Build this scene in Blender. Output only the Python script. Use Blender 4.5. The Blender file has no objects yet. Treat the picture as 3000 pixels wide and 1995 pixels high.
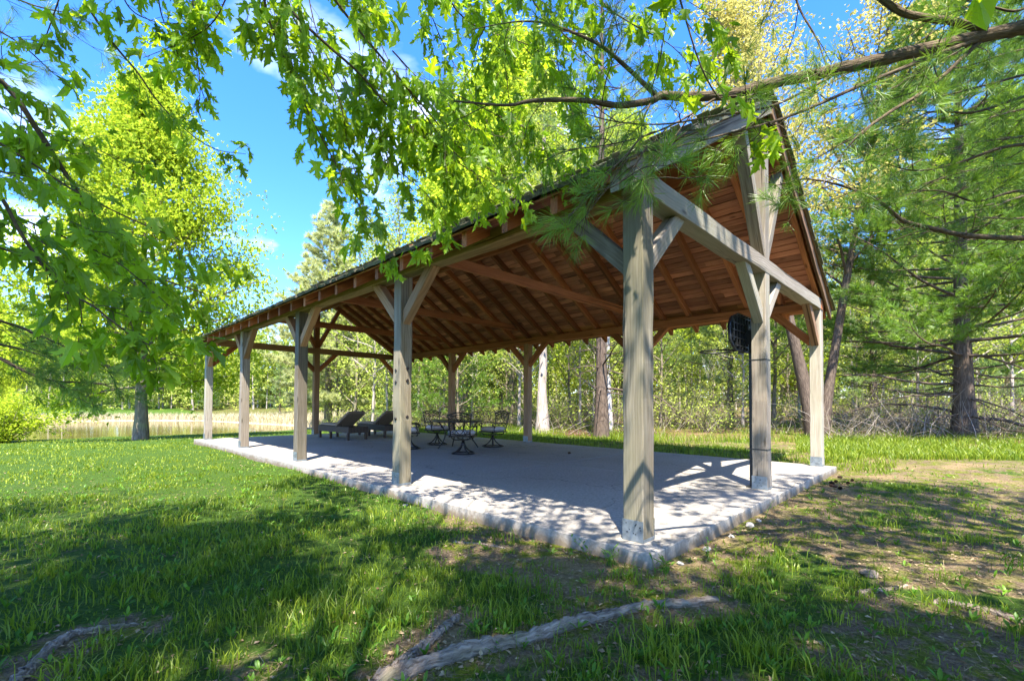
import bpy, math
import numpy as np
from math import radians as R, pi
from mathutils import Matrix, Vector

# ------------------------------------------------------------------ basics
scene = bpy.context.scene
COL = scene.collection
UP = np.array([0., 0., 1.])
W, L, S = 7.25, 15.9, 0.20            # pavilion width (x), length (y), timber size
HT = 3.11                             # underside of tie beams and wall plates
SLOPE = 0.61
KX, KY = 0.42, 0.36                   # shadow offset per metre of height

CAM = np.array([-3.6586, -2.0016, 1.2091])
YAW, PIT, ROL = R(45.4526), R(1.3532), R(0.2348)
FPX, CX, CY = 1344.16, 1501.45, 1151.02
FW = np.array([math.sin(YAW)*math.cos(PIT), math.cos(YAW)*math.cos(PIT), math.sin(PIT)])
RT0 = np.array([math.cos(YAW), -math.sin(YAW), 0.])
UP0 = np.cross(RT0, FW)
RT = math.cos(ROL)*RT0 + math.sin(ROL)*UP0
UV = -math.sin(ROL)*RT0 + math.cos(ROL)*UP0

def at(px, py, d):
    """point seen at a pixel of the photograph (3000 wide), d metres in front of the camera plane"""
    return CAM + d*(FW + (px-CX)/FPX*RT - (py-CY)/FPX*UV)

def project(P):
    d = np.asarray(P) - CAM
    z = d @ FW
    zz = np.where(np.abs(z) < 1e-6, 1e-6, z)
    return CX + FPX*(d @ RT)/zz, CY - FPX*(d @ UV)/zz, z

def nrm(v):
    v = np.asarray(v, float)
    return v/np.maximum(np.linalg.norm(v, axis=-1, keepdims=True), 1e-9)

def hash2(ix, iy, seed=0):
    h = (ix*374761393 + iy*668265263 + seed*974634777) & 0x7fffffff
    h = ((h ^ (h >> 13))*1274126177) & 0x7fffffff
    return ((h ^ (h >> 16)) & 0xffff)/65535.0

def vnoise(x, y, seed=0):
    x = np.asarray(x, float); y = np.asarray(y, float)
    ix = np.floor(x).astype(np.int64); iy = np.floor(y).astype(np.int64)
    fx = x-ix; fy = y-iy
    fx = fx*fx*(3-2*fx); fy = fy*fy*(3-2*fy)
    a = hash2(ix, iy, seed); b = hash2(ix+1, iy, seed)
    c = hash2(ix, iy+1, seed); d = hash2(ix+1, iy+1, seed)
    return (a*(1-fx)+b*fx)*(1-fy) + (c*(1-fx)+d*fx)*fy

def fbm(x, y, seed=0, o=4):
    s = 0; a = .5
    for i in range(o):
        s = s + a*vnoise(x*2**i, y*2**i, seed+i); a *= .5
    return s

def sstep(a, b, x):
    t = np.clip((np.asarray(x, float)-a)/(b-a), 0, 1)
    return t*t*(3-2*t)

# pond outline (x, y): near shore at y ~ 33
POND = np.array([(-40, 38), (-22, 34.5), (-10, 32.8), (-3, 32.6), (4, 32.2), (8.5, 32.6), (11.2, 35.5), (11.6, 38.8),
                 (10.2, 46), (8.5, 56.5), (4, 61), (-3, 64), (-14, 66), (-30, 60)], float)
def pond_sd(x, y):
    x = np.asarray(x, float); y = np.asarray(y, float)
    d = np.full(x.shape, 1e9); inside = np.zeros(x.shape, bool)
    n = len(POND)
    for i in range(n):
        a = POND[i]; b = POND[(i+1) % n]
        e = b-a
        wx = x-a[0]; wy = y-a[1]
        t = np.clip((wx*e[0]+wy*e[1])/(e@e), 0, 1)
        d = np.minimum(d, np.hypot(wx-t*e[0], wy-t*e[1]))
        c = ((a[1] <= y) & (b[1] > y)) | ((b[1] <= y) & (a[1] > y))
        xi = a[0] + (y-a[1])/(b[1]-a[1]+1e-12)*e[0]
        inside ^= c & (x < xi)
    return np.where(inside, -d, d)

WATER_Z = -0.80
def ground_h(x, y, detail=True):
    x = np.asarray(x, float); y = np.asarray(y, float)
    z = -0.12 - 0.61*sstep(14, 33, y)*(1-sstep(11, 22, x))
    z = z - 0.10*sstep(2, 12, -x)*sstep(4, 14, y)
    z = z + 0.16*sstep(7.3, 9.5, x)*(1-sstep(15.5, 20, y))       # ground rises behind the pavilion
    z = z + 0.02*np.clip(x-10, 0, 200)*sstep(10, 16, x)
    z = z + 0.035*np.clip(y-66, 0, 200)
    sd = pond_sd(x, y)
    shore = WATER_Z + 0.10*sd
    z = np.where(sd < 0, np.maximum(WATER_Z-0.6, shore*1.0-0.02), z)
    k = (1-sstep(0, 5, sd))*(sd >= 0)
    z = np.where(sd >= 0, z*(1-k) + np.minimum(z, WATER_Z+0.02+0.09*sd)*k, z)
    if detail:
        amp = 0.04*(sd > 0)
        z = z + amp*(fbm(x*.8, y*.8, 3)-.5)*2 + 0.012*(vnoise(x*4, y*4, 9)-.5)
        # keep the soil just under the slab's edge
        inb = (x > -.35) & (x < W+.3) & (y > -.35) & (y < L+.35)
        z = np.where(inb, np.minimum(z, -.105), z)
        z = np.where((x > .1) & (x < W-.1) & (y > .1) & (y < L-.1), -.3, z)
    return z

def slab_dist(x, y):
    dx = np.maximum(np.maximum(-.2-x, x-(W+.05)), 0); dy = np.maximum(np.maximum(-.2-y, y-(L+.2)), 0)
    return np.hypot(dx, dy)

ROOT_PX = [[(1120, 2040), (1240, 1972), (1390, 1930), (1540, 1896), (1670, 1850), (1794, 1819), (1900, 1790), (2010, 1780), (2100, 1766)],
           [(1080, 2060), (1150, 1995), (1240, 1915), (1300, 1860), (1345, 1820)],
           [(40, 2010), (95, 1961), (197, 1872), (290, 1850), (400, 1835)]]
def on_soil(px, py_):
    v = FW+(px-CX)/FPX*RT-(py_-CY)/FPX*UV
    return CAM+(-.12-CAM[2])/v[2]*v
ROOT_XY = [np.array([on_soil(*q)[:2] for q in r]) for r in ROOT_PX]
def root_dist(x, y):
    x = np.asarray(x, float); y = np.asarray(y, float); d = np.full(x.shape, 9.)
    for r in ROOT_XY:
        for a, b in zip(r[:-1], r[1:]):
            e = b-a; t = np.clip(((x-a[0])*e[0]+(y-a[1])*e[1])/(e@e), 0, 1)
            d = np.minimum(d, np.hypot(x-a[0]-t*e[0], y-a[1]-t*e[1]))
    return d

def bare_mask(x, y):
    """1 = bare soil or moss with hardly any grass"""
    n = fbm(x*.55+3.1, y*.55+7.7, 21)
    m = sstep(.46, .58, n)
    d = slab_dist(x, y)
    m = np.maximum(m, (1-sstep(.1, .9, d))*sstep(.25, .45, vnoise(x*1.3, y*1.3, 5)+.15))
    # right side of the picture: thin sunny turf with pine litter
    rr = (x-CAM[0])*RT0[0] + (y-CAM[1])*RT0[1]
    m = np.maximum(m, sstep(1.0, 4.5, rr)*sstep(.36, .56, fbm(x*.7, y*.7, 31))*.72)
    m = np.maximum(m, sstep(-.6, 1.4, rr)*sstep(.36, .55, fbm(x*1.1+9, y*1.1, 33))*.62)
    # open lawn to the left stays grassy
    m = m*(1-.8*sstep(1.1, -.7, rr-.25*(y-6)))
    far = sstep(9, 16, np.hypot(x-CAM[0], y-CAM[1]))
    m = np.maximum(m, .9*(1-sstep(.05, .30, root_dist(x, y))))
    return np.clip(m*(1-.6*far*(1-sstep(1, 3, rr))), 0, 1)

# ------------------------------------------------------------------ mesh builder
class MB:
    def __init__(s):
        s.V = []; s.T = []; s.F = []; s.n = 0
    def add(s, V, F, T=None, mi=0, sm=False):
        V = np.asarray(V, float).reshape(-1, 3)
        if T is None: T = np.zeros_like(V)
        s.V.append(V); s.T.append(np.asarray(T, float).reshape(-1, 3))
        if isinstance(F, np.ndarray): F = [F]
        else:
            g = {}
            for f in F: g.setdefault(len(f), []).append(f)
            F = [np.array(v) for v in g.values()]
        for f in F:
            s.F.append((f+s.n, mi, sm))
        s.n += len(V)
    def build(s, name, mats, parent=None, loc=None):
        me = bpy.data.meshes.new(name)
        V = np.concatenate(s.V); T = np.concatenate(s.T)
        me.vertices.add(len(V)); me.vertices.foreach_set("co", V.astype(np.float32).ravel())
        loops = np.concatenate([f.ravel() for f, _, _ in s.F]).astype(np.int32)
        tot = np.concatenate([np.full(len(f), f.shape[1]) for f, _, _ in s.F])
        start = np.concatenate([[0], np.cumsum(tot)[:-1]]).astype(np.int32)
        me.loops.add(len(loops)); me.loops.foreach_set("vertex_index", loops)
        me.polygons.add(len(tot)); me.polygons.foreach_set("loop_start", start)
        mi = np.concatenate([np.full(len(f), m) for f, m, _ in s.F]).astype(np.int32)
        sm = np.concatenate([np.full(len(f), q) for f, _, q in s.F]).astype(bool)
        if not isinstance(mats, (list, tuple)): mats = [mats]
        for m in mats: me.materials.append(m)
        me.polygons.foreach_set("material_index", mi)
        me.polygons.foreach_set("use_smooth", sm)
        me.update(calc_edges=True)
        a = me.attributes.new("tex", 'FLOAT_VECTOR', 'POINT')
        a.data.foreach_set("vector", T.astype(np.float32).ravel())
        o = bpy.data.objects.new(name, me); COL.objects.link(o)
        if loc is not None: o.location = loc
        if parent is not None: o.parent = parent
        return o

def tag(o, label=None, cat=None, group=None, kind=None):
    if label: o['label'] = label
    if cat: o['category'] = cat
    if group: o['group'] = group
    if kind: o['kind'] = kind
    return o

def empty(name, loc=(0, 0, 0), rz=0., label=None, cat=None, group=None):
    o = bpy.data.objects.new(name, None); COL.objects.link(o)
    o.empty_display_size = .2
    o.location = [float(c) for c in loc]; o.rotation_euler = (0, 0, rz)
    return tag(o, label, cat, group)

def copy_tree(o, loc, rz=0., sc=1., label=None, group=None, parent=None):
    c = o.copy(); COL.objects.link(c)
    if parent is not None: c.parent = parent
    else:
        c.location = [float(q) for q in loc]; c.rotation_euler = (0, 0, rz)
        c.scale = (sc, sc, sc) if np.isscalar(sc) else sc
        if label: c['label'] = label
        if group: c['group'] = group
    for ch in list(o.children):
        copy_tree(ch, None, parent=c)
    return c

_rt = np.random.default_rng(5)
def timber(mb, p0, p1, w, h, up=UP, mi=0, ch=.006, nseg=6, warp=.0025, rng=_rt, cut0=None, cut1=None):
    """squared timber with eased edges; w across, h along 'up'"""
    p0 = np.asarray(p0, float); p1 = np.asarray(p1, float)
    ax = nrm(p1-p0); up = np.asarray(up, float)
    up = up-ax*(up@ax)
    if np.linalg.norm(up) < 1e-4:
        up = np.array([1., 0, 0])-ax*ax[0]
    up = nrm(up); sd = np.cross(ax, up)
    a, b = w/2, h/2
    sec = np.array([(a-ch, -b), (a, -b+ch), (a, b-ch), (a-ch, b), (-a+ch, b), (-a, b-ch), (-a, -b+ch), (-a+ch, -b)])
    ln = np.linalg.norm(p1-p0)
    off = rng.uniform(-40, 40, 3)
    V = []; T = []
    for i in range(nseg+1):
        t = i/nseg
        c = p0+(p1-p0)*t
        j = rng.normal(0, warp, 2) if 0 < i < nseg else (0, 0)
        for q in sec:
            V.append(c + sd*(q[0]+j[0]) + up*(q[1]+j[1]))
            T.append((q[0]+off[0], q[1]+off[1], t*ln+off[2]))
    V = np.array(V); F = []
    if cut0 is not None:
        V[:8] += ax*cut0(sec)[:, None]
    if cut1 is not None:
        V[-8:] += ax*cut1(sec)[:, None]
    for i in range(nseg):
        for k in range(8):
            k2 = (k+1) % 8
            F.append((i*8+k, i*8+k2, (i+1)*8+k2, (i+1)*8+k))
    F.append(tuple(range(7, -1, -1))); F.append(tuple(nseg*8+k for k in range(8)))
    mb.add(V, F, T, mi)

def box(mb, c, s, mi=0, rot=None, T=None):
    x, y, z = np.asarray(s, float)/2
    V = np.array([(-x, -y, -z), (x, -y, -z), (x, y, -z), (-x, y, -z), (-x, -y, z), (x, -y, z), (x, y, z), (-x, y, z)])
    if rot is not None: V = V@np.asarray(rot).T
    V = V+np.asarray(c, float)
    F = [(0, 3, 2, 1), (4, 5, 6, 7), (0, 1, 5, 4), (1, 2, 6, 5), (2, 3, 7, 6), (3, 0, 4, 7)]
    mb.add(V, F, V if T is None else np.tile(T, (8, 1)), mi)

def frames(P):
    P = np.asarray(P, float)
    t = np.gradient(P, axis=0); t = nrm(t)
    ref = np.array([0., 0, 1.]) if abs(t[0][2]) < .9 else np.array([1., 0, 0])
    N = []; prev = nrm(np.cross(t[0], ref))
    for k in range(len(P)):
        n = prev-t[k]*(prev@t[k]); n = nrm(n); N.append(n); prev = n
    N = np.array(N); B = np.cross(t, N)
    return t, N, B

def tube(mb, P, r, ns=6, mi=0, bump=0., rng=_rt, cap=True, tex=None):
    P = np.asarray(P, float); n = len(P)
    r = np.broadcast_to(np.asarray(r, float), (n,))
    t, N, B = frames(P)
    an = np.arange(ns)/ns*2*pi
    ca, sa = np.cos(an), np.sin(an)
    rr = r[:, None]*np.ones(ns)
    if bump: rr = rr*(1+rng.normal(0, bump, rr.shape))
    V = P[:, None, :] + rr[..., None]*(ca[None, :, None]*N[:, None, :] + sa[None, :, None]*B[:, None, :])
    ln = np.concatenate([[0], np.cumsum(np.linalg.norm(np.diff(P, axis=0), axis=1))])
    off = rng.uniform(0, 50, 3) if tex is None else np.asarray(tex, float)
    T = np.zeros((n, ns, 3))
    T[..., 0] = r[:, None]*ca+off[0]; T[..., 1] = r[:, None]*sa+off[1]; T[..., 2] = ln[:, None]+off[2]
    i, k = np.meshgrid(np.arange(n-1), np.arange(ns), indexing='ij')
    k2 = (k+1) % ns
    F = np.stack([i*ns+k, i*ns+k2, (i+1)*ns+k2, (i+1)*ns+k], -1).reshape(-1, 4)
    mb.add(V.reshape(-1, 3), F, T.reshape(-1, 3), mi, sm=True)
    if cap and ns >= 3:
        mb.F.append((np.array([[mb.n-ns+q for q in range(ns)]]), mi, False))

def spline(P, n=24):
    """Catmull-Rom through the points"""
    P = np.asarray(P, float)
    if len(P) < 3:
        t = np.linspace(0, 1, n)[:, None]
        return P[0]*(1-t)+P[-1]*t
    Q = np.vstack([2*P[0]-P[1], P, 2*P[-1]-P[-2]])
    out = []
    m = len(P)-1
    for u in np.linspace(0, m-1e-6, n):
        i = int(u); t = u-i
        a, b, c, d = Q[i], Q[i+1], Q[i+2], Q[i+3]
        out.append(.5*((2*b)+(-a+c)*t+(2*a-5*b+4*c-d)*t*t+(-a+3*b-3*c+d)*t**3))
    return np.array(out)

def orient(yd, nd):
    """rotation matrices with local y along yd and local z close to nd"""
    y = nrm(yd); x = nrm(np.cross(y, nd)); z = np.cross(x, y)
    return np.stack([x, y, z], -1)

def scatter(mb, tv, tf, pos, rot, sc, mi=0, rng=_rt, rnd=None, sm=False):
    """one template (verts, faces of equal size) at many places"""
    N = len(pos)
    if N == 0: return
    sc = np.broadcast_to(np.asarray(sc, float), (N,))
    V = np.einsum('nij,kj->nki', rot, tv)*sc[:, None, None] + pos[:, None, :]
    K = len(tv)
    T = np.zeros((N, K, 3))
    T[..., 0] = (rng.random(N) if rnd is None else rnd)[:, None]
    T[..., 1] = tv[None, :, 0]; T[..., 2] = tv[None, :, 1]
    Fs = []
    if isinstance(tf, np.ndarray): tf = [tf]
    for f in tf:
        Fs.append((f[None]+(np.arange(N)*K)[:, None, None]).reshape(-1, f.shape[1]))
    mb.V.append(V.reshape(-1, 3)); mb.T.append(T.reshape(-1, 3))
    for f in Fs: mb.F.append((f+mb.n, mi, sm))
    mb.n += N*K

# ------------------------------------------------------------------ materials
def mat(name):
    m = bpy.data.materials.new(name); m.use_nodes = True
    nt = m.node_tree; nt.nodes.clear()
    return m, nt
class NT:
    def __init__(s, nt): s.nt = nt
    def n(s, typ, **kw):
        nd = s.nt.nodes.new(typ)
        for k, v in kw.items():
            if k.startswith('_'): setattr(nd, k[1:], v)
            else:
                key = int(k[1:]) if k[0] == 'i' and k[1:].isdigit() else k.replace('__', ' ')
                if isinstance(v, bpy.types.NodeSocket): s.nt.links.new(v, nd.inputs[key])
                else: nd.inputs[key].default_value = v
        return nd
    def ramp(s, fac, stops, interp='LINEAR'):
        nd = s.nt.nodes.new('ShaderNodeValToRGB'); cr = nd.color_ramp; cr.interpolation = interp
        while len(cr.elements) > 1: cr.elements.remove(cr.elements[-1])
        cr.elements[0].position = stops[0][0]; cr.elements[0].color = (*stops[0][1], 1) if not np.isscalar(stops[0][1]) else (stops[0][1],)*3+(1,)
        for p, c in stops[1:]:
            e = cr.elements.new(p); e.color = (*c, 1) if not np.isscalar(c) else (c, c, c, 1)
        s.nt.links.new(fac, nd.inputs[0]); return nd.outputs[0]
    def mix(s, fac, a, b, mode='MIX'):
        nd = s.nt.nodes.new('ShaderNodeMix'); nd.data_type = 'RGBA'; nd.blend_type = mode
        for v, k in ((fac, 0), (a, 6), (b, 7)):
            if isinstance(v, bpy.types.NodeSocket): s.nt.links.new(v, nd.inputs[k])
            elif k == 0: nd.inputs[0].default_value = v
            else: nd.inputs[k].default_value = (*v, 1)
        return nd.outputs[2]
    def math(s, op, a, b=0., c=None, clamp=False):
        nd = s.nt.nodes.new('ShaderNodeMath'); nd.operation = op; nd.use_clamp = clamp
        for k, v in enumerate((a, b, c)):
            if v is None: continue
            if isinstance(v, bpy.types.NodeSocket): s.nt.links.new(v, nd.inputs[k])
            else: nd.inputs[k].default_value = v
        return nd.outputs[0]
    def tex(s):
        nd = s.nt.nodes.new('ShaderNodeAttribute'); nd.attribute_name = 'tex'; return nd
    def noise(s, vec, scale, detail=4, rough=.55, dist=0.):
        return s.n('ShaderNodeTexNoise', Vector=vec, Scale=scale, Detail=detail, Roughness=rough, Distortion=dist).outputs[0]
    def vmap(s, vec, scale, loc=(0, 0, 0)):
        nd = s.n('ShaderNodeMapping', Vector=vec); nd.inputs['Scale'].default_value = scale; nd.inputs['Location'].default_value = loc
        return nd.outputs[0]
    def out(s, sh):
        o = s.nt.nodes.new('ShaderNodeOutputMaterial'); s.nt.links.new(sh, o.inputs[0]); return o
    def bump(s, h, strength=.3, dist=.01):
        return s.n('ShaderNodeBump', Height=h, Strength=strength, Distance=dist).outputs[0]

def wood_mat(name, dark, mid, light, stain, stain_amt=.5, rough=.8, grain=1.0, green=None):
    m, nt = mat(name); N = NT(nt)
    v = N.tex().outputs['Vector']
    warp = N.n('ShaderNodeTexNoise', Vector=N.vmap(v, (3, 3, .8)), Scale=1., Detail=2)
    vw = N.n('ShaderNodeVectorMath', _operation='ADD', i0=v, i1=N.n('ShaderNodeVectorMath', _operation='SCALE', i0=warp.outputs[1], Scale=.10).outputs[0]).outputs[0]
    g1 = N.noise(N.vmap(vw, (34*grain, 34*grain, 1.1)), 1., 6, .68)
    g2 = N.noise(N.vmap(vw, (90*grain, 90*grain, 2.2)), 1., 3, .6)
    ring = N.n('ShaderNodeTexWave', _wave_type='RINGS', _rings_direction='Z', Vector=N.vmap(vw, (16, 16, .7)), Scale=1.1, Distortion=2.2, Detail=2).outputs['Fac']
    g = N.math('ADD', N.math('MULTIPLY', g1, .62), N.math('ADD', N.math('MULTIPLY', g2, .28), N.math('MULTIPLY', ring, .10)))
    col = N.ramp(g, [(.28, dark), (.48, mid), (.70, light)])
    st = N.noise(N.vmap(v, (2.2, 2.2, .55)), 1., 4, .6)
    col = N.mix(N.math('MULTIPLY', N.ramp(st, [(.42, 0.), (.62, 1.)]), stain_amt), col, stain)
    if green is not None:
        st2 = N.noise(N.vmap(v, (1.7, 1.7, .35), (7, 3, 5)), 1., 4, .6)
        col = N.mix(N.math('MULTIPLY', N.ramp(st2, [(.46, 0.), (.66, 1.)]), .6), col, green)
    bt = N.noise(N.vmap(v, (.07, .07, .07)), 1., 0, .5)
    col = N.mix(1., col, N.ramp(bt, [(.32, .62), (.68, 1.32)]), 'MULTIPLY')
    # knots
    vo = N.n('ShaderNodeTexVoronoi', Vector=N.vmap(v, (5, 5, 1.5)), Scale=1.)
    kn = N.ramp(vo.outputs[0], [(.05, 1.), (.13, 0.)])
    col = N.mix(N.math('MULTIPLY', kn, .75), col, tuple(c*.45 for c in dark))
    # drying checks
    ck = N.noise(N.vmap(v, (22, 22, .55), (3, 8, 1)), 1., 2, .4)
    chk = N.ramp(ck, [(.30, 1.), (.335, 0.)])
    col = N.mix(N.math('MULTIPLY', chk, .75), col, tuple(c*.3 for c in dark))
    h = N.math('SUBTRACT', g, N.math('MULTIPLY', chk, .6))
    p = N.n('ShaderNodeBsdfPrincipled', Base__Color=col, Roughness=rough, Normal=N.bump(h, .5, .006))
    p.inputs['Specular IOR Level'].default_value = .25
    N.out(p.outputs[0]); return m

M = {}
M['weathered'] = wood_mat('weathered_wood', (.060, .048, .032), (.175, .15, .112), (.33, .29, .235), (.14, .105, .062), .6, green=(.165, .155, .095))
M['gable'] = wood_mat('silvered_sunlit_wood', (.11, .09, .066), (.27, .235, .188), (.46, .41, .345), (.24, .18, .12), .4, green=(.31, .31, .23))  # silvered grey, with sunlight put into it as a paler post tone
M['eave'] = wood_mat('eave_wood', (.085, .05, .022), (.20, .125, .055), (.33, .22, .11), (.10, .055, .022), .5, green=(.22, .19, .10))
M['brown'] = wood_mat('rafter_wood', (.13, .043, .015), (.29, .105, .040), (.42, .18, .075), (.17, .058, .022), .5)
M['board'] = wood_mat('board_wood', (.18, .062, .030), (.45, .185, .10), (.62, .31, .18), (.22, .08, .04), .5)
M['brace'] = wood_mat('brace_wood', (.12, .058, .026), (.27, .15, .08), (.40, .25, .145), (.20, .14, .085), .5)
M['shake'] = wood_mat('shake_wood', (.045, .04, .028), (.11, .10, .075), (.20, .18, .145), (.05, .06, .02), .7, green=(.085, .11, .03))

def leaf_mat(name, c0, c1, tr, tmix=.42, gloss=.05, hue_noise=True):
    m, nt = mat(name); N = NT(nt)
    sep = N.n('ShaderNodeSeparateXYZ', Vector=N.tex().outputs['Vector'])
    r = sep.outputs[0]
    col = N.ramp(r, [(0., c0), (1., c1)])
    trc = N.ramp(r, [(0., tuple(c*.5 for c in tr)), (1., tr)])
    d = N.n('ShaderNodeBsdfDiffuse', Color=col).outputs[0]
    t = N.n('ShaderNodeBsdfTranslucent', Color=trc).outputs[0]
    s = N.n('ShaderNodeMixShader', i0=tmix, i1=d, i2=t).outputs[0]
    if gloss > 0:
        g = N.n('ShaderNodeBsdfGlossy', Color=(1, 1, 1, 1), Roughness=.42).outputs[0]
        s = N.n('ShaderNodeMixShader', i0=gloss, i1=s, i2=g).outputs[0]
    N.out(s); return m

M['maple'] = leaf_mat('maple_leaf', (.075, .18, .008), (.28, .44, .02), (.56, .80, .02), .56, .02)
M['maple_bright'] = leaf_mat('spring_leaf', (.30, .42, .03), (.50, .58, .06), (.66, .80, .05), .5, .0)
M['wood_leaf'] = leaf_mat('woodland_leaf', (.24, .34, .05), (.50, .54, .14), (.56, .66, .10), .45, .0)
M['yellow_leaf'] = leaf_mat('budding_leaf', (.44, .40, .09), (.58, .52, .17), (.64, .58, .17), .45, .0)
M['needle'] = leaf_mat('pine_needle', (.075, .17, .016), (.20, .34, .035), (.28, .46, .03), .36, .03)
M['needle_far'] = leaf_mat('far_pine_needle', (.14, .26, .06), (.34, .44, .15), (.32, .46, .12), .34, .02)
M['needle_pale'] = leaf_mat('pale_pine_needle', (.44, .50, .20), (.70, .72, .40), (.66, .70, .30), .5, .0)
M['grass'] = leaf_mat('grass_blade', (.045, .120, .006), (.29, .35, .028), (.30, .42, .014), .36, .02)
M['weed'] = leaf_mat('weed_leaf', (.045, .14, .010), (.14, .27, .025), (.22, .42, .016), .36, .015)
M['reed'] = leaf_mat('reed_blade', (.40, .36, .18), (.62, .55, .40), (.40, .36, .18), .3, .0)
M['litter'] = leaf_mat('dead_litter', (.16, .10, .055), (.46, .35, .21), (.20, .14, .07), .2, .0)

def bark_mat(name, dark, light, sx=9, sz=1.4, moss=None):
    m, nt = mat(name); N = NT(nt)
    v = N.tex().outputs['Vector']
    a = N.noise(N.vmap(v, (sx*2.2, sx*2.2, sz*2)), 1., 5, .65, .4)
    b = N.n('ShaderNodeTexVoronoi', _feature='DISTANCE_TO_EDGE', Vector=N.vmap(v, (sx*2, sx*2, sz*1.5)), Scale=1.).outputs[0]
    f = N.math('ADD', N.math('MULTIPLY', a, .85), N.math('MULTIPLY', b, .45))
    col = N.ramp(f, [(.28, dark), (.72, light)])
    if moss is not None:
        col = N.mix(N.math('MULTIPLY', N.ramp(N.noise(v, 3., 4), [(.5, 0.), (.68, 1.)]), .6), col, moss)
    p = N.n('ShaderNodeBsdfPrincipled', Base__Color=col, Roughness=.9, Normal=N.bump(f, .8, .03))
    p.inputs['Specular IOR Level'].default_value = .15
    N.out(p.outputs[0]); return m
M['bark'] = bark_mat('grey_bark', (.09, .07, .05), (.30, .25, .18), moss=(.20, .22, .09))
M['bark_dark'] = bark_mat('pine_bark', (.045, .032, .025), (.19, .145, .11), 12, 2.2)
M['bark_pale'] = bark_mat('pale_bark', (.24, .20, .17), (.52, .46, .40))
M['bark_white'] = bark_mat('birch_bark', (.40, .36, .32), (.66, .62, .57), 4, 5)
M['twig'] = bark_mat('twig_bark', (.060, .042, .028), (.18, .14, .09), 30, 6)
M['root'] = bark_mat('root_bark', (.07, .05, .036), (.42, .34, .265), 20, 3.2, moss=(.15, .14, .07))

def simple(name, col, rough=.6, metal=0., spec=.5, noise=0., nscale=20., col2=None, bump=0.):
    m, nt = mat(name); N = NT(nt)
    v = N.n('ShaderNodeTexCoord').outputs['Object']
    n = N.noise(v, nscale, 5, .6)
    c2 = col2 if col2 is not None else tuple(c*(1-noise) for c in col)
    c = N.ramp(n, [(.35, c2), (.65, col)])
    p = N.n('ShaderNodeBsdfPrincipled', Base__Color=c, Roughness=rough, Metallic=metal)
    p.inputs['Specular IOR Level'].default_value = spec
    if bump: nt.links.new(N.bump(n, bump, .01), p.inputs['Normal'])
    N.out(p.outputs[0]); return m
M['galv'] = simple('galvanised_plate', (.30, .34, .36), .45, .7, .5, .35, 14)
M['iron'] = simple('cast_metal', (.035, .026, .022), .4, .5, .5, .4, 30)
M['cushion'] = simple('seat_fabric', (.62, .54, .50), .95, 0, .1, .12, 60, bump=.2)
M['pad'] = simple('lounger_fabric', (.44, .33, .23), .95, 0, .1, .15, 50, bump=.2)
M['back'] = simple('sling_back', (.30, .22, .16), .9, 0, .1, .3, 30, bump=.2)
M['black'] = simple('black_plastic', (.012, .013, .014), .45, 0, .5, .2, 10)
M['blackback'] = simple('smoked_panel', (.03, .032, .032), .3, 0, .5, .3, 6)
M['net'] = simple('net_cord', (.30, .29, .27), .9)
M['stone'] = simple('rubble_stone', (.42, .39, .35), .95, 0, .2, .45, 18, bump=.6)
M['cone'] = simple('pine_cone_scale', (.10, .06, .04), .8, 0, .2, .5, 40)
M['tabletop'] = simple('cast_table_top', (.10, .085, .07), .35, .2, .5, .3, 20)

def wicker_mat():
    m, nt = mat('brown_wicker'); N = NT(nt)
    v = N.n('ShaderNodeTexCoord').outputs['Object']
    w1 = N.n('ShaderNodeTexWave', _wave_type='BANDS', _bands_direction='Z', Vector=v, Scale=14., Distortion=.6, Detail=1).outputs['Fac']
    w2 = N.n('ShaderNodeTexWave', _wave_type='BANDS', _bands_direction='DIAGONAL', Vector=N.vmap(v, (1, 1, 0)), Scale=12., Distortion=.4, Detail=1).outputs['Fac']
    f = N.math('MULTIPLY', w1, w2)
    c = N.ramp(f, [(.1, (.03, .018, .012)), (.6, (.16, .10, .07))])
    p = N.n('ShaderNodeBsdfPrincipled', Base__Color=c, Roughness=.6, Normal=N.bump(f, .7, .01))
    N.out(p.outputs[0]); return m
M['wicker'] = wicker_mat()

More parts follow.
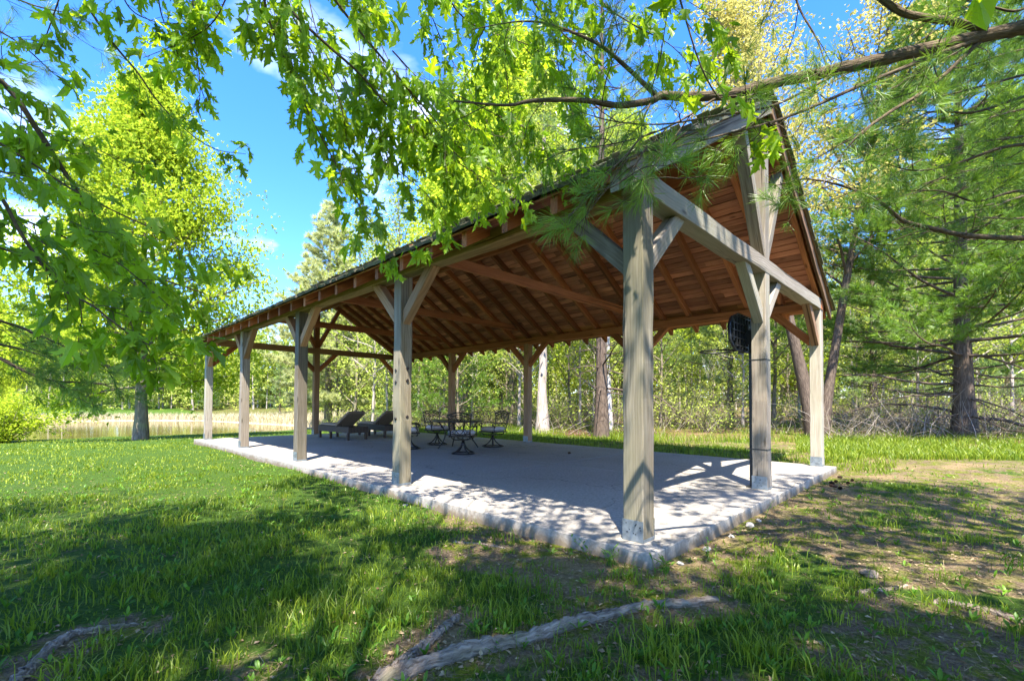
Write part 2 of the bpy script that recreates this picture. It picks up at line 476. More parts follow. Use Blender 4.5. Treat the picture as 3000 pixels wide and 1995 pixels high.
def concrete_mat():
    m, nt = mat('concrete'); N = NT(nt)
    v = N.n('ShaderNodeTexCoord').outputs['Object']
    n1 = N.noise(v, .55, 6, .6); n2 = N.noise(v, 26., 5, .65); n3 = N.noise(N.vmap(v, (1.2, .5, 1)), 1.1, 5, .62)
    col = N.ramp(n1, [(.3, (.21, .19, .16)), (.7, (.33, .305, .265))])
    col = N.mix(N.math('MULTIPLY', N.ramp(n3, [(.52, 0.), (.70, 1.)]), .62), col, (.21, .19, .17))
    col = N.mix(.5, col, N.ramp(n2, [(.3, (.13, .115, .095)), (.7, (.46, .42, .36))]))
    sp = N.n('ShaderNodeTexVoronoi', Vector=v, Scale=34.).outputs[0]
    spk = N.ramp(sp, [(.06, 1.), (.11, 0.)])
    gate = N.ramp(N.noise(v, 5., 2), [(.54, 0.), (.6, 1.)])
    col = N.mix(N.math('MULTIPLY', N.math('MULTIPLY', spk, gate), .8), col, (.06, .05, .045))
    zz = N.n('ShaderNodeSeparateXYZ', Vector=v).outputs[2]
    dirt = N.math('ADD', N.math('MULTIPLY', zz, -9.), N.math('MULTIPLY', N.math('SUBTRACT', N.noise(v, 3.5, 5, .7), .5), 2.6))
    col = N.mix(N.math('MULTIPLY', N.ramp(dirt, [(.28, 0.), (.85, 1.)]), .8), col, (.15, .11, .065))
    wv = N.n('ShaderNodeVectorMath', _operation='ADD', i0=v, i1=N.n('ShaderNodeVectorMath', _operation='SCALE', i0=N.n('ShaderNodeTexNoise', Vector=v, Scale=1.6, Detail=5).outputs[1], Scale=.9).outputs[0]).outputs[0]
    cr = N.n('ShaderNodeTexVoronoi', _feature='DISTANCE_TO_EDGE', Vector=wv, Scale=.42).outputs[0]
    crk = N.ramp(cr, [(.0035, 1.), (.0075, 0.)])
    cg = N.ramp(N.noise(v, .8, 2), [(.46, 0.), (.54, 1.)])
    ck = N.math('MULTIPLY', N.math('MULTIPLY', crk, cg), .5)
    col = N.mix(ck, col, (.08, .07, .06))
    h = N.math('SUBTRACT', N.math('MULTIPLY', n2, .5), ck)
    p = N.n('ShaderNodeBsdfPrincipled', Base__Color=col, Roughness=.88, Normal=N.bump(h, .35, .008))
    p.inputs['Specular IOR Level'].default_value = .25
    N.out(p.outputs[0]); return m
M['concrete'] = concrete_mat()

def ground_mat():
    m, nt = mat('lawn_soil'); N = NT(nt)
    v = N.n('ShaderNodeTexCoord').outputs['Object']
    sep = N.n('ShaderNodeSeparateXYZ', Vector=N.tex().outputs['Vector'])
    bare, litter, bank = sep.outputs[0], sep.outputs[1], sep.outputs[2]
    fine = N.noise(v, 38., 5, .7); mid = N.noise(v, 5.5, 5, .65); big = N.noise(v, 1.2, 4, .6)
    grass = N.ramp(fine, [(.3, (.028, .058, .007)), (.55, (.065, .125, .016)), (.75, (.13, .19, .034))])
    soil = N.ramp(fine, [(.3, (.085, .058, .035)), (.55, (.21, .155, .095)), (.75, (.38, .30, .20))])
    moss = N.ramp(fine, [(.3, (.060, .085, .008)), (.6, (.17, .20, .018)), (.8, (.28, .28, .04))])
    straw = N.ramp(fine, [(.3, (.17, .12, .055)), (.6, (.33, .245, .13)), (.8, (.46, .36, .22))])
    b = N.mix(N.ramp(mid, [(.42, 0.), (.56, 1.)]), moss, soil)
    b = N.mix(N.ramp(big, [(.50, 0.), (.64, 1.)]), b, straw)
    bm = N.ramp(N.math('ADD', bare, N.math('MULTIPLY', N.math('SUBTRACT', mid, .5), 1.2)), [(.30, 0.), (.55, 1.)])
    col = N.mix(bm, grass, b)
    lit = N.ramp(fine, [(.3, (.075, .035, .02)), (.6, (.20, .105, .065)), (.8, (.34, .22, .14))])
    lm = N.ramp(N.math('ADD', litter, N.math('MULTIPLY', N.math('SUBTRACT', mid, .5), .9)), [(.35, 0.), (.6, 1.)])
    col = N.mix(lm, col, lit)
    bk = N.ramp(mid, [(.3, (.36, .28, .17)), (.7, (.55, .46, .32))])
    col = N.mix(bank, col, bk)
    p = N.n('ShaderNodeBsdfPrincipled', Base__Color=col, Roughness=.95, Normal=N.bump(N.math('ADD', fine, mid), 1., .06))
    p.inputs['Specular IOR Level'].default_value = .1
    N.out(p.outputs[0]); return m
M['ground'] = ground_mat()

def water_mat():
    m, nt = mat('pond_water'); N = NT(nt)
    v = N.n('ShaderNodeTexCoord').outputs['Object']
    n = N.noise(N.vmap(v, (1.2, 3.5, 1)), 1.2, 3, .5)
    c = N.ramp(N.noise(v, .25, 3), [(.3, (.10, .075, .024)), (.7, (.17, .125, .045))])
    p = N.n('ShaderNodeBsdfPrincipled', Base__Color=c, Roughness=.06, Normal=N.bump(n, .05, .05))
    p.inputs['IOR'].default_value = 1.33
    N.out(p.outputs[0]); return m
M['water'] = water_mat()

# ------------------------------------------------------------------ ground, water, slab
def axis_pts(c, near, n, far):
    t = np.linspace(-1, 1, n)
    k = np.arcsinh(far/near)
    return c + near*np.sinh(k*t)
gx = axis_pts(-1.0, 5.0, 330, 420); gy = axis_pts(2.5, 6.0, 330, 420)
# exact rows along the slab's sides so that the soil meets it cleanly
GX, GY = np.meshgrid(gx, gy, indexing='xy')
GZ = ground_h(GX, GY)
V = np.stack([GX, GY, GZ], -1).reshape(-1, 3)
nx, ny = len(gx), len(gy)
jj, ii = np.meshgrid(np.arange(ny-1), np.arange(nx-1), indexing='ij')
F = np.stack([jj*nx+ii, jj*nx+ii+1, (jj+1)*nx+ii+1, (jj+1)*nx+ii], -1).reshape(-1, 4)
x, y = V[:, 0], V[:, 1]
sd = pond_sd(x, y)
wood = np.maximum(sstep(9.2, 13, x)*sstep(-2, 2, y-.2*x+4), sstep(20, 26, x))
lit = np.maximum(wood*.45, (1-sstep(1.0, 4.5, np.hypot(x-12.7, y-8.9))))
lit = np.maximum(lit, (1-sstep(1.5, 4.5, np.hypot(x-18.2, y+2.0))))
bank = (1-sstep(1.5, 7, sd))*sstep(46, 54, y+np.maximum(x-5, 0)*3)*(sd > -1)
T = np.stack([bare_mask(x, y), lit, bank], -1)
mb = MB(); mb.add(V, F, T, sm=True)
tag(mb.build('ground', M['ground']), kind='structure')

mb = MB()
mb.add([(-60, 25, WATER_Z), (22, 25, WATER_Z), (22, 72, WATER_Z), (-60, 72, WATER_Z)], [(0, 1, 2, 3)])
tag(mb.build('water', M['water']), kind='structure')

# concrete slab: eight panels with open joints on a lower base
rs = np.random.default_rng(11)
def slab_panel(mb, x0, x1, y0, y1, edges):
    """panel with a worn arris; edges: outer sides (x0,x1,y0,y1) that run down to the soil"""
    nxp, nyp = int((x1-x0)/.12)+1, int((y1-y0)/.12)+1
    xs = np.linspace(x0, x1, nxp); ys = np.linspace(y0, y1, nyp)
    ring = [(a, y0) for a in xs] + [(x1, b) for b in ys[1:]] + [(a, y1) for a in xs[::-1][1:]] + [(x0, b) for b in ys[::-1][1:-1]]
    ring = np.array(ring); n = len(ring)
    c = np.array([(x0+x1)/2, (y0+y1)/2])
    def inset(d):
        q = ring.copy()
        q[:, 0] = np.clip(q[:, 0], x0+d, x1-d); q[:, 1] = np.clip(q[:, 1], y0+d, y1-d)
        return q
    outer = (edges[0]*(np.abs(ring[:, 0]-x0) < 1e-4) + edges[1]*(np.abs(ring[:, 0]-x1) < 1e-4)
             + edges[2]*(np.abs(ring[:, 1]-y0) < 1e-4) + edges[3]*(np.abs(ring[:, 1]-y1) < 1e-4)) > 0
    wob = (fbm(ring[:, 0]*.9+5, ring[:, 1]*.9, 77, 2)-.37)*.03*outer
    nv = nrm(ring-c); nn = np.zeros_like(ring)
    nn[np.abs(ring[:, 0]-x0) < 1e-4, 0] -= 1; nn[np.abs(ring[:, 0]-x1) < 1e-4, 0] += 1
    nn[np.abs(ring[:, 1]-y0) < 1e-4, 1] -= 1; nn[np.abs(ring[:, 1]-y1) < 1e-4, 1] += 1
    ch = np.where(outer, .007+.0*ring[:, 0], .006)
    a = inset(.03); b = ring - nn*ch[:, None]*1. + nn*wob[:, None]
    b2 = ring + nn*wob[:, None]
    bot = ring + nn*(wob+.008*outer*vnoise(ring[:, 0]*3, ring[:, 1]*3, 6))[:, None]
    lay = [np.c_[a, np.zeros(n)], np.c_[b, np.zeros(n)-.001], np.c_[b2, -ch], np.c_[bot, np.full(n, -.10)],
           np.c_[bot+nn*(.006*outer*rs.random(n))[:, None], np.full(n, -.34)]]
    V = np.concatenate(lay); F = []
    for k in range(4):
        for i in range(n):
            j = (i+1) % n
            F.append((k*n+j, k*n+i, (k+1)*n+i, (k+1)*n+j))
    mb.add(V, F); mb.F.append((np.array([[mb.n-5*n+i for i in range(n)]]), 0, False))
mb = MB()
xs = [-.22, 3.62, W+.05]; ys = [-.19, 3.97, 7.95, 11.92, L+.2]
g = .009
for i in range(2):
    for j in range(4):
        slab_panel(mb, xs[i]+g*(i > 0), xs[i+1]-g*(i < 1), ys[j]+g*(j > 0), ys[j+1]-g*(j < 3), (i == 0, i == 1, j == 0, j == 3))
tag(mb.build('concrete_slab', M['concrete']), kind='structure')

# ------------------------------------------------------------------ pavilion
PAV = empty('pavilion', (0, 0, 0), 0, 'open timber frame pavilion with a shake roof on a concrete slab', 'pavilion')
py = [k*(L-S)/4 for k in range(5)]           # near face of each post along the length
h = S/2
def post(x, y, m, top=HT+.02):
    mb = MB(); timber(mb, (x, y, .012), (x, y, top), S, S, up=(1, 0, 0), ch=.008, nseg=10, warp=.003)
    o = mb.build('post', m, PAV)
    mb = MB()
    t = .004
    for sx in (-1, 1):
        box(mb, (x+sx*(h+t/2+.0015), y, .095), (t, S+.004, .185))
    for sy in (-1, 1):
        box(mb, (x, y+sy*(h+t/2+.0015), .017), (S, t, .028))
    box(mb, (x, y, .006), (S+.008, S+.004, .008))
    # nail heads
    for sx in (-1, 1):
        for q in range(12):
            a, b = _rt.uniform(-.08, .08), _rt.uniform(.05, .17)
            box(mb, (x+sx*(h+t+.003), y+a, b), (.003, .008, .008), mi=1)
    mb.build('base_plate', [M['galv'], M['black']], o)
    return o
for k in range(5):
    po = post(h, py[k]+h, M['weathered'] if k < 3 else M['gable'])  # sunlit far posts are coloured with the paler wood
    if k == 1:                               # bolt heads through the second post
        for z in (1.70, 1.52, .98):
            for q in (0, 1):
                mb = MB(); c = np.array([-.002, py[1]+h+.02, z]) if q == 0 else np.array([h+.02, py[1]-.002, z+.03])
                d = np.array([-1., 0, 0]) if q == 0 else np.array([0, -1., 0])
                tube(mb, [c-d*.01, c+d*.008, c+d*.010], [.024, .024, .017], 10); mb.build('bolt', M['iron'], po)
    post(W-h, py[k]+h, M['gable'] if k == 0 else M['brace'])
for yy in (h, L-h):
    post(W/2, yy, M['gable'] if yy < 1 else M['brace'])

# wall plates, tie beams
for x, m in ((h, M['eave']), (W-h, M['brown'])):
    mb = MB(); timber(mb, (x, -.012, HT+.09), (x, L+.012, HT+.09), S-.004, .18, nseg=40, warp=.003)
    mb.build('wall_plate', m, PAV)
for yy, m in ((h, M['gable']), (L-h, M['brace'])):
    mb = MB(); timber(mb, (-.02, yy-.003, HT+.10), (W+.02, yy-.003, HT+.10), S+.006, .21, nseg=16, warp=.003)
    mb.build('tie_beam', m, PAV)

# knee braces (each a part)
def brace(p, q, m, w=.13, hh=.15, up=None):
    mb = MB()
    p = np.array(p, float); q = np.array(q, float)
    timber(mb, p, q, w, hh, up=UP if up is None else up, nseg=4, warp=.002)
    mb.build('knee_brace', m, PAV)
def long_brace(x, yc, s, m):
    brace((x, yc+s*(h-.05), 2.44), (x, yc+s*.80, HT+.05), m)
for k in range(5):
    yc = py[k]+h
    for x, m0 in ((h, M['brace']), (W-h, M['brown'])):
        m = m0
        if x < 1 and k == 0: m = M['weathered']
        if k < 4: long_brace(x, yc, 1, m)
        if k > 0: long_brace(x, yc, -1, m)
for yy, m in ((h, M['gable']), (L-h, M['brown'])):
    for xc, ss in ((h, (1,)), (W/2, (1, -1)), (W-h, (-1,))):
        for s in ss:
            mm = m
            if yy < 1 and xc > W-1: mm = M['brace']
            brace((xc+s*(h-.05), yy, 2.44), (xc+s*.80, yy, HT+.05), mm)

# rafters: 25 pairs
zr = lambda x: 3.50-.115+SLOPE*np.minimum(x, W-x)      # top of the rafters
ang = math.atan(SLOPE); co = math.cos(ang)
RD = .155
ry = [.055+.6575*k for k in range(25)]
for k, yy in enumerate(ry):
    for s in (0, 1):
        fx = (lambda a: a) if s == 0 else (lambda a: W-a)
        a0, a1 = -.36, W/2-.05
        p0 = np.array([fx(a0), yy, zr(a0) - RD/2/co]); p1 = np.array([fx(a1), yy, 3.385+SLOPE*a1-RD/2/co])
        p0[2] = 3.385+SLOPE*a0-RD/2/co
        mb = MB(); timber(mb, p0, p1, .085, RD, nseg=8, warp=.003,
                          cut0=lambda q: q[:, 1]*SLOPE)
        m = M['brown'] if s == 1 or k > 0 else M['gable']
        mb.build('rafter', m, PAV)
# ridge beam
mb = MB(); timber(mb, (W/2, .02, 5.02), (W/2, L-.02, 5.02), .10, .66, nseg=30)
mb.build('ridge_beam', M['brown'], PAV)

# deck boards under the shakes (one part per slope, its boards laid along y)
rb = np.random.default_rng(3)
nb = 33
al = np.linspace(-.40, W/2-.01, nb+1)
for s in (0, 1):
    mb = MB()
    for i in range(nb):
        a0, a1 = al[i], al[i+1]
        am = (a0+a1)/2; w = (a1-a0)/co-.012
        y0 = -.02
        while y0 < L+.02:
            ln = rb.choice([2.4, 3.0, 3.7]) if y0 > 0 else rb.uniform(.8, 3.5)
            y1 = min(y0+ln, L+.02)
            zc = 3.385+SLOPE*am+.011
            x = am if s == 0 else W-am
            upv = np.array([-SLOPE if s == 0 else SLOPE, 0, 1.])
            dz = rb.normal(0, .0015)
            timber(mb, (x, y0+.001, zc+dz), (x, y1-.001, zc+dz), w, .02, up=upv, ch=.003, nseg=2, warp=.001, rng=rb)
            y0 = y1
    mb.build('roof_boards', M['board'], PAV)

# rake (barge) boards
for yy, sgn, m in ((-.055, -1, M['gable']), (L+.055, 1, M['brace'])):
    for s in (0, 1):
        fx = (lambda a: a) if s == 0 else (lambda a: W-a)
        pts = [(fx(a), yy, 3.41-.10+SLOPE*a) for a in (-.40, W/2-.012)]
        mb = MB(); timber(mb, pts[0], pts[1], .045, .165, nseg=10, cut0=lambda q: q[:, 1]*SLOPE, cut1=lambda q: q[:, 1]*SLOPE)
        mb.build('barge_board', m if s == 0 else M['brace'], PAV)
        # the batten between barge board and shakes
        mb = MB(); timber(mb, (fx(-.41), yy-sgn*.012+sgn*.04, 3.435+SLOPE*-.41), (fx(W/2-.01), yy+sgn*.028, 3.435+SLOPE*(W/2-.01)), .05, .035, nseg=12, warp=.004)
        mb.build('rake_batten', M['brace'], PAV)

# fascia strip along the eaves is only the board edge; shakes
rk = np.random.default_rng(7)
nc = 24
for s in (0, 1):
    mb = MB(); Vs = []; Fs = []; Ts = []
    tv = np.array([(-.5, 0, 0), (.5, 0, 0), (.5, 1, 0), (-.5, 1, 0), (-.5, 0, 1), (.5, 0, 1), (.5, 1, .25), (-.5, 1, .25)])
    tf = np.array([(0, 3, 2, 1), (4, 5, 6, 7), (0, 1, 5, 4), (1, 2, 6, 5), (3, 7, 6, 2), (0, 4, 7, 3)])
    for c in range(nc):
        a = -.46 + c*(W/2+.46)/nc
        yv = -.11+rk.uniform(-.05, 0)
        while yv < L+.10:
            w = rk.uniform(.09, .21)
            ln = .40*rk.uniform(.95, 1.05); th = rk.uniform(.022, .048)
            st = a+rk.normal(0, .012)
            V = tv*np.array([w-.006, ln, th])
            # local frame: x along y-axis, y up the slope, z out
            sl = np.array([co, 0, math.sin(ang)]); ou = np.array([-math.sin(ang), 0, co])
            tilt = rk.normal(0.045, .018); roll = rk.normal(0, .03)
            o0 = np.array([st, yv+w/2, 3.385+SLOPE*st+.026+.006])
            X = np.array([0, 1., 0])
            P = o0 + V[:, :1]*(X+roll*ou) + V[:, 1:2]*(sl-tilt*ou) + (V[:, 2:]+ln*tilt*.98)*ou
            if s == 1: P[:, 0] = W-P[:, 0]
            off = rk.uniform(-30, 30, 3)
            mb.add(P, tf if s == 0 else tf[:, ::-1], np.c_[V[:, 0], V[:, 2], V[:, 1]]+off)
            yv += w
    mb.build('shakes', M['shake'], PAV)
mb = MB()
yv = -.1
while yv < L+.1:
    for s in (-1, 1):
        upv = np.array([s*math.sin(ang), 0, co])
        timber(mb, (W/2+s*.075, yv, 5.735-.045+rk.normal(0, .006)), (W/2+s*.075, yv+.27, 5.735-.045+rk.normal(0, .006)+.012), .20, .022, up=upv, nseg=1)
    yv += .2
mb.build('ridge_cap', M['shake'], PAV)

# king posts with raking struts
for yy, m in ((h, M['gable']), (L-h, M['brown'])):
    mb = MB(); timber(mb, (W/2, yy-.01, HT+.205), (W/2, yy-.01, 5.30), .185, .18, up=(0, 1, 0), nseg=6)
    mb.build('king_post', m, PAV)
    for s in (-1, 1):
        mb = MB(); timber(mb, (W/2+s*.03, yy-.012, HT+.22), (W/2+s*.86, yy-.012, 4.86), .16, .13, up=(s, 0, -.3), nseg=4)
        mb.build('king_strut', m, PAV)
# collar ties at the inner posts
for k in (1, 2, 3):
    yy = py[k]+h+.12
    mb = MB(); timber(mb, (.30, yy, 3.60), (W-.30, yy, 3.60), .07, .18, nseg=12)
    mb.build('collar_tie', M['brown'], PAV)

# ------------------------------------------------------------------ basketball hoop on the gable's middle post
HX = W/2
HOOP = empty('basketball_hoop', (HX, .27, 0), 0, 'basketball hoop with a black ribbed backboard strapped to the middle gable post', 'basketball hoop')
mb = MB()
oc = [(-.36, 2.00), (-.55, 2.12), (-.60, 2.32), (-.50, 2.45), (-.24, 2.53), (.24, 2.53), (.50, 2.45), (.60, 2.32), (.55, 2.12), (.36, 2.00)]
NO = len(oc)
f0 = [(a, .085, b) for a, b in oc]; f1 = [(a, .055, b) for a, b in oc]
mb.add(f0+f1, [tuple(range(NO)), tuple(range(2*NO-1, NO-1, -1))]+[(i, i+NO, (i+1) % NO+NO, (i+1) % NO) for i in range(NO)])
def lim(x):
    a = abs(x); 
    return (2.00+max(0, a-.36)*.63, 2.53-max(0, a-.24)*.31-max(0, a-.50)*1.0)
bb = mb.build('backboard', M['blackback'], HOOP)
mb = MB()
for x in np.linspace(-.52, .52, 10):
    z0, z1 = lim(x); box(mb, (x, .035, (z0+z1)/2), (.014, .04, z1-z0-.02))
for z in np.linspace(2.06, 2.48, 5):
    hw = .55 if 2.11 < z < 2.40 else .42
    box(mb, (0, .036, z), (hw*2, .036, .012))
P = [(a, .06, b) for a, b in oc]; P.append(P[0])
for i in range(NO):
    tube(mb, [P[i], P[i+1]], .018, 6)
mb.build('rib_grid', M['black'], bb)
mb = MB()
th = np.linspace(0, 2*pi, 33)
tube(mb, np.c_[.228*np.cos(th), .47+.228*np.sin(th), np.full(33, 2.03)], .013, 6, cap=False)
for s in (-1, 1): tube(mb, [(s*.07, .09, 2.03), (s*.10, .27, 2.03)], .012, 6)
box(mb, (0, .10, 2.02), (.2, .02, .13))
rim = mb.build('rim', M['black'], HOOP)
mb = MB()
for i in range(12):
    for s in (-1, 1):
        a0 = i*2*pi/12; P = []
        for k in range(9):
            t = k/8; r = .225*(1-.48*t); a = a0+s*t*1.0
            P.append((r*math.cos(a), .47+r*math.sin(a), 2.02-.40*t))
        tube(mb, P, .0014, 3)
mb.build('net', M['net'], rim)
mb = MB(); box(mb, (0, -.040, 1.16), (.05, .05, 2.30)); box(mb, (0, .005, 2.25), (.04, .04, .3)); box(mb, (0, -.02, .012), (.12, .09, .016))
mb.build('pole', M['black'], HOOP)
for z in (1.86, .57):
    mb = MB(); t = .003
    x0, x1, y0, y1 = -h-.003, h+.003, -.27-.003, -.012
    for c, s_ in (((x0, (y0+y1)/2, z), (t, y1-y0, .012)), ((x1, (y0+y1)/2, z), (t, y1-y0, .012)), ((0, y0, z), (x1-x0, t, .012)), ((0, y1, z), (x1-x0, t, .012))):
        box(mb, c, s_)
    mb.build('strap', M['black'], HOOP)

# ------------------------------------------------------------------ patio chairs and table
def spiral(c, r0, turns, a0, n=22, dirn=1):
    t = np.linspace(0, 1, n); r = r0*(1-.82*t); a = a0+dirn*t*turns*2*pi
    return np.c_[c[0]+r*np.cos(a), c[1]+r*np.sin(a)]
def make_chair():
    root = empty('patio_chair', (0, 0, 0), 0, None, 'chair', 'cast swivel chairs round the patio table')
    mb = MB()
    th = np.linspace(0, 2*pi, 29)
    tube(mb, np.c_[.27*np.cos(th), .27*np.sin(th), np.full(29, .018)], .016, 6, cap=False)
    for k in range(4):
        a = pi/4+k*pi/2; d = np.array([math.cos(a), math.sin(a), 0])
        P = spline([d*.30+UP*.022, d*.17+UP*.075, d*.075+UP*.17, d*.03+UP*.27], 12); tube(mb, P, .017, 6)
    tube(mb, [(0, 0, .20), (0, 0, .33)], [.045, .034], 10)
    box(mb, (0, 0, .335), (.20, .20, .018))
    mb.build('swivel_base', M['iron'], root)
    mb = MB()
    for s in (-1, 1):
        tube(mb, spline([(s*.05, -.17, .345), (s*.17, -.20, .355), (s*.24, -.22, .42)], 8), .014, 6)
        tube(mb, spline([(s*.05, .17, .345), (s*.17, .2, .355), (s*.24, .22, .42)], 8), .014, 6)
    for p, q in (((-.27, -.25), (.27, -.25)), ((-.27, .25), (.27, .25)), ((-.27, -.25), (-.27, .25)), ((.27, -.25), (.27, .25))):
        box(mb, ((p[0]+q[0])/2, (p[1]+q[1])/2, .43), (abs(p[0]-q[0])+.03, abs(p[1]-q[1])+.03, .035))
    box(mb, (0, 0, .435), (.50, .47, .012))
    mb.build('seat_frame', M['iron'], root)
    # cushion: rounded box
    mb = MB()
    u = np.linspace(-1, 1, 15)
    A, B = np.meshgrid(u, u, indexing='ij')
    rad = (np.abs(A)**8+np.abs(B)**8)**(1/8.)
    zt = .062*np.sqrt(np.clip(1-np.clip(rad, 0, 1)**14, 0, 1))
    top = np.stack([A*.265, B*.245, .505+zt+.006*(1-A*A)*(1-B*B)], -1).reshape(-1, 3)
    bot = np.stack([A*.265, B*.245, .505-zt*.95], -1).reshape(-1, 3)
    i, j = np.meshgrid(np.arange(14), np.arange(14), indexing='ij')
    F = np.stack([i*15+j, (i+1)*15+j, (i+1)*15+j+1, i*15+j+1], -1).reshape(-1, 4)
    mb.add(top, F, sm=True); mb.add(bot, F[:, ::-1], sm=True)
    mb.build('cushion', M['cushion'], root)
    # back: frame and scrolls in a plane leaning backwards
    mb = MB()
    def bk(uv, dy=0.):
        uv = np.asarray(uv, float)
        return np.c_[uv[:, 0], -.255-.20*uv[:, 1]-.05*np.sin(uv[:, 1]*5)*.3+dy+.05*(1-(uv[:, 0]/.27)**2)*-.6, .44+uv[:, 1]]
    for s in (-1, 1):
        tube(mb, bk(spline([(s*.235, -.02), (s*.245, .18), (s*.265, .38), (s*.285, .49)], 12)), .014, 6)
        box(mb, bk([(s*.287, .50)])[0], (.035, .035, .035))
    tube(mb, bk(spline([(-.285, .48), (-.15, .535), (0, .555), (.15, .535), (.285, .48)], 18)), .016, 6)
    tube(mb, bk(spline([(-.275, .42), (-.15, .475), (0, .495), (.15, .475), (.275, .42)], 18)), .009, 5)
    tube(mb, bk(spline([(-.24, .07), (-.12, .03), (0, .015), (.12, .03), (.24, .07)], 14)), .011, 5)
    def sc(P, r=.0085): tube(mb, bk(P), r, 5)
    for s in (-1, 1):
        m_ = lambda P: np.c_[s*np.asarray(P)[:, 0], np.asarray(P)[:, 1]]
        sc(m_(spline([(0, .20), (.07, .27), (.125, .36), (.10, .42), (.05, .42), (.03, .38), (.05, .36)], 20)))        # heart
        sc(m_(spiral((.055, .375), .04, 1.3, pi*.9, dirn=-1)))
        sc(m_(spline([(0, .03), (.06, .09), (.11, .17), (.08, .23), (.03, .22), (.03, .18)], 18)))
        sc(m_(spline([(.24, .10), (.17, .10), (.13, .15), (.16, .20), (.20, .18)], 14)))
        sc(m_(spline([(.25, .22), (.20, .25), (.17, .31), (.20, .35), (.24, .33)], 14)))
        sc(m_(spline([(.27, .42), (.21, .40), (.17, .44), (.12, .46)], 10)))
        sc(m_(spline([(0, .44), (.05, .455), (.09, .48), (.07, .51), (.03, .51)], 12)))
        sc(m_(spiral((.20, .475), .035, 1.2, 0)))
        sc(m_(spline([(.02, .02), (.09, .05), (.16, .07), (.20, .14)], 10)), .007)
        sc(m_(spline([(0, .20), (.05, .15), (.10, .11), (.12, .05)], 10)), .007)
    mb.build('backrest', M['iron'], root)
    for s in (-1, 1):
        mb = MB()
        tube(mb, spline([(s*.255, -.28, .66), (s*.285, -.10, .675), (s*.29, .12, .675), (s*.285, .235, .655), (s*.285, .255, .61), (s*.285, .225, .595), (s*.285, .215, .62)], 20), .013, 6)
        tube(mb, spline([(s*.28, .17, .43), (s*.29, .20, .50), (s*.285, .17, .60), (s*.287, .15, .672)], 10), .012, 6)
        sp = spiral((0, 0), .035, 1.1, 0)
        tube(mb, np.c_[np.full(len(sp), s*.288), .18+sp[:, 0], .555+sp[:, 1]], .008, 5)
        mb.build('armrest', M['iron'], root)
    return root
TC = np.array([4.15, 7.72])
chair0 = make_chair()
def place(o, x, y, face, label):
    o.location = (x, y, .002); o.rotation_euler = (0, 0, face); o['label'] = label
face = lambda x, y: math.atan2(TC[1]-y, TC[0]-x)-pi/2
place(chair0, 3.41, 6.62, face(3.41, 6.62)-.35, 'front cast metal chair with its back to the camera, before the round table')
for x, y, dr, lb in ((4.42, 9.05, .05, 'cast metal swivel chair on the far side of the table, back post rising behind it'),
                     (5.14, 7.43, .25, 'cast metal swivel chair at the right side of the round table'),
                     (3.16, 8.55, .1, 'cast metal swivel chair half hidden behind a pavilion post near the loungers')):
    c = copy_tree(chair0, (x, y, .002), face(x, y)+dr, 1., lb)

TAB = empty('patio_table', (TC[0], TC[1], .002), .42, 'round dark cast metal table in the middle of four swivel chairs', 'table')
mb = MB()
th = np.linspace(0, 2*pi, 49)[:-1]
prof = [(.0, .775), (.50, .775), (.62, .776), (.675, .772), (.69, .758), (.685, .735), (.66, .728), (.60, .742), (0, .742)]
V = []; F = []
for r, z in prof[1:-1]: V += [(r*math.cos(a), r*math.sin(a), z) for a in th]
for k in range(len(prof)-3):
    for i in range(48):
        j = (i+1) % 48; F.append((k*48+i, k*48+j, (k+1)*48+j, (k+1)*48+i))
mb.add(V, [f[::-1] for f in F]+[tuple(range(48)), tuple(6*48+i for i in range(47, -1, -1))])
mb.build('table_top', M['tabletop'], TAB)
for k in range(4):
    a = pi/4+k*pi/2; d = np.array([math.cos(a), math.sin(a), 0])
    mb = MB()
    tube(mb, spline([d*.58+UP*.74, d*.50+UP*.66, d*.37+UP*.45, d*.40+UP*.25, d*.50+UP*.10, d*.56+UP*.012], 18), .018, 7)
    tube(mb, spline([d*.40+UP*.73, d*.38+UP*.63, d*.44+UP*.56, d*.50+UP*.60], 10), .010, 6)
    mb.build('leg', M['iron'], TAB)
mb = MB(); th = np.linspace(0, 2*pi, 33)
tube(mb, np.c_[.385*np.cos(th), .385*np.sin(th), np.full(33, .38)], .009, 5, cap=False)
tube(mb, np.c_[.59*np.cos(th), .59*np.sin(th), np.full(33, .725)], .012, 5, cap=False)
mb.build('stretcher', M['iron'], TAB)

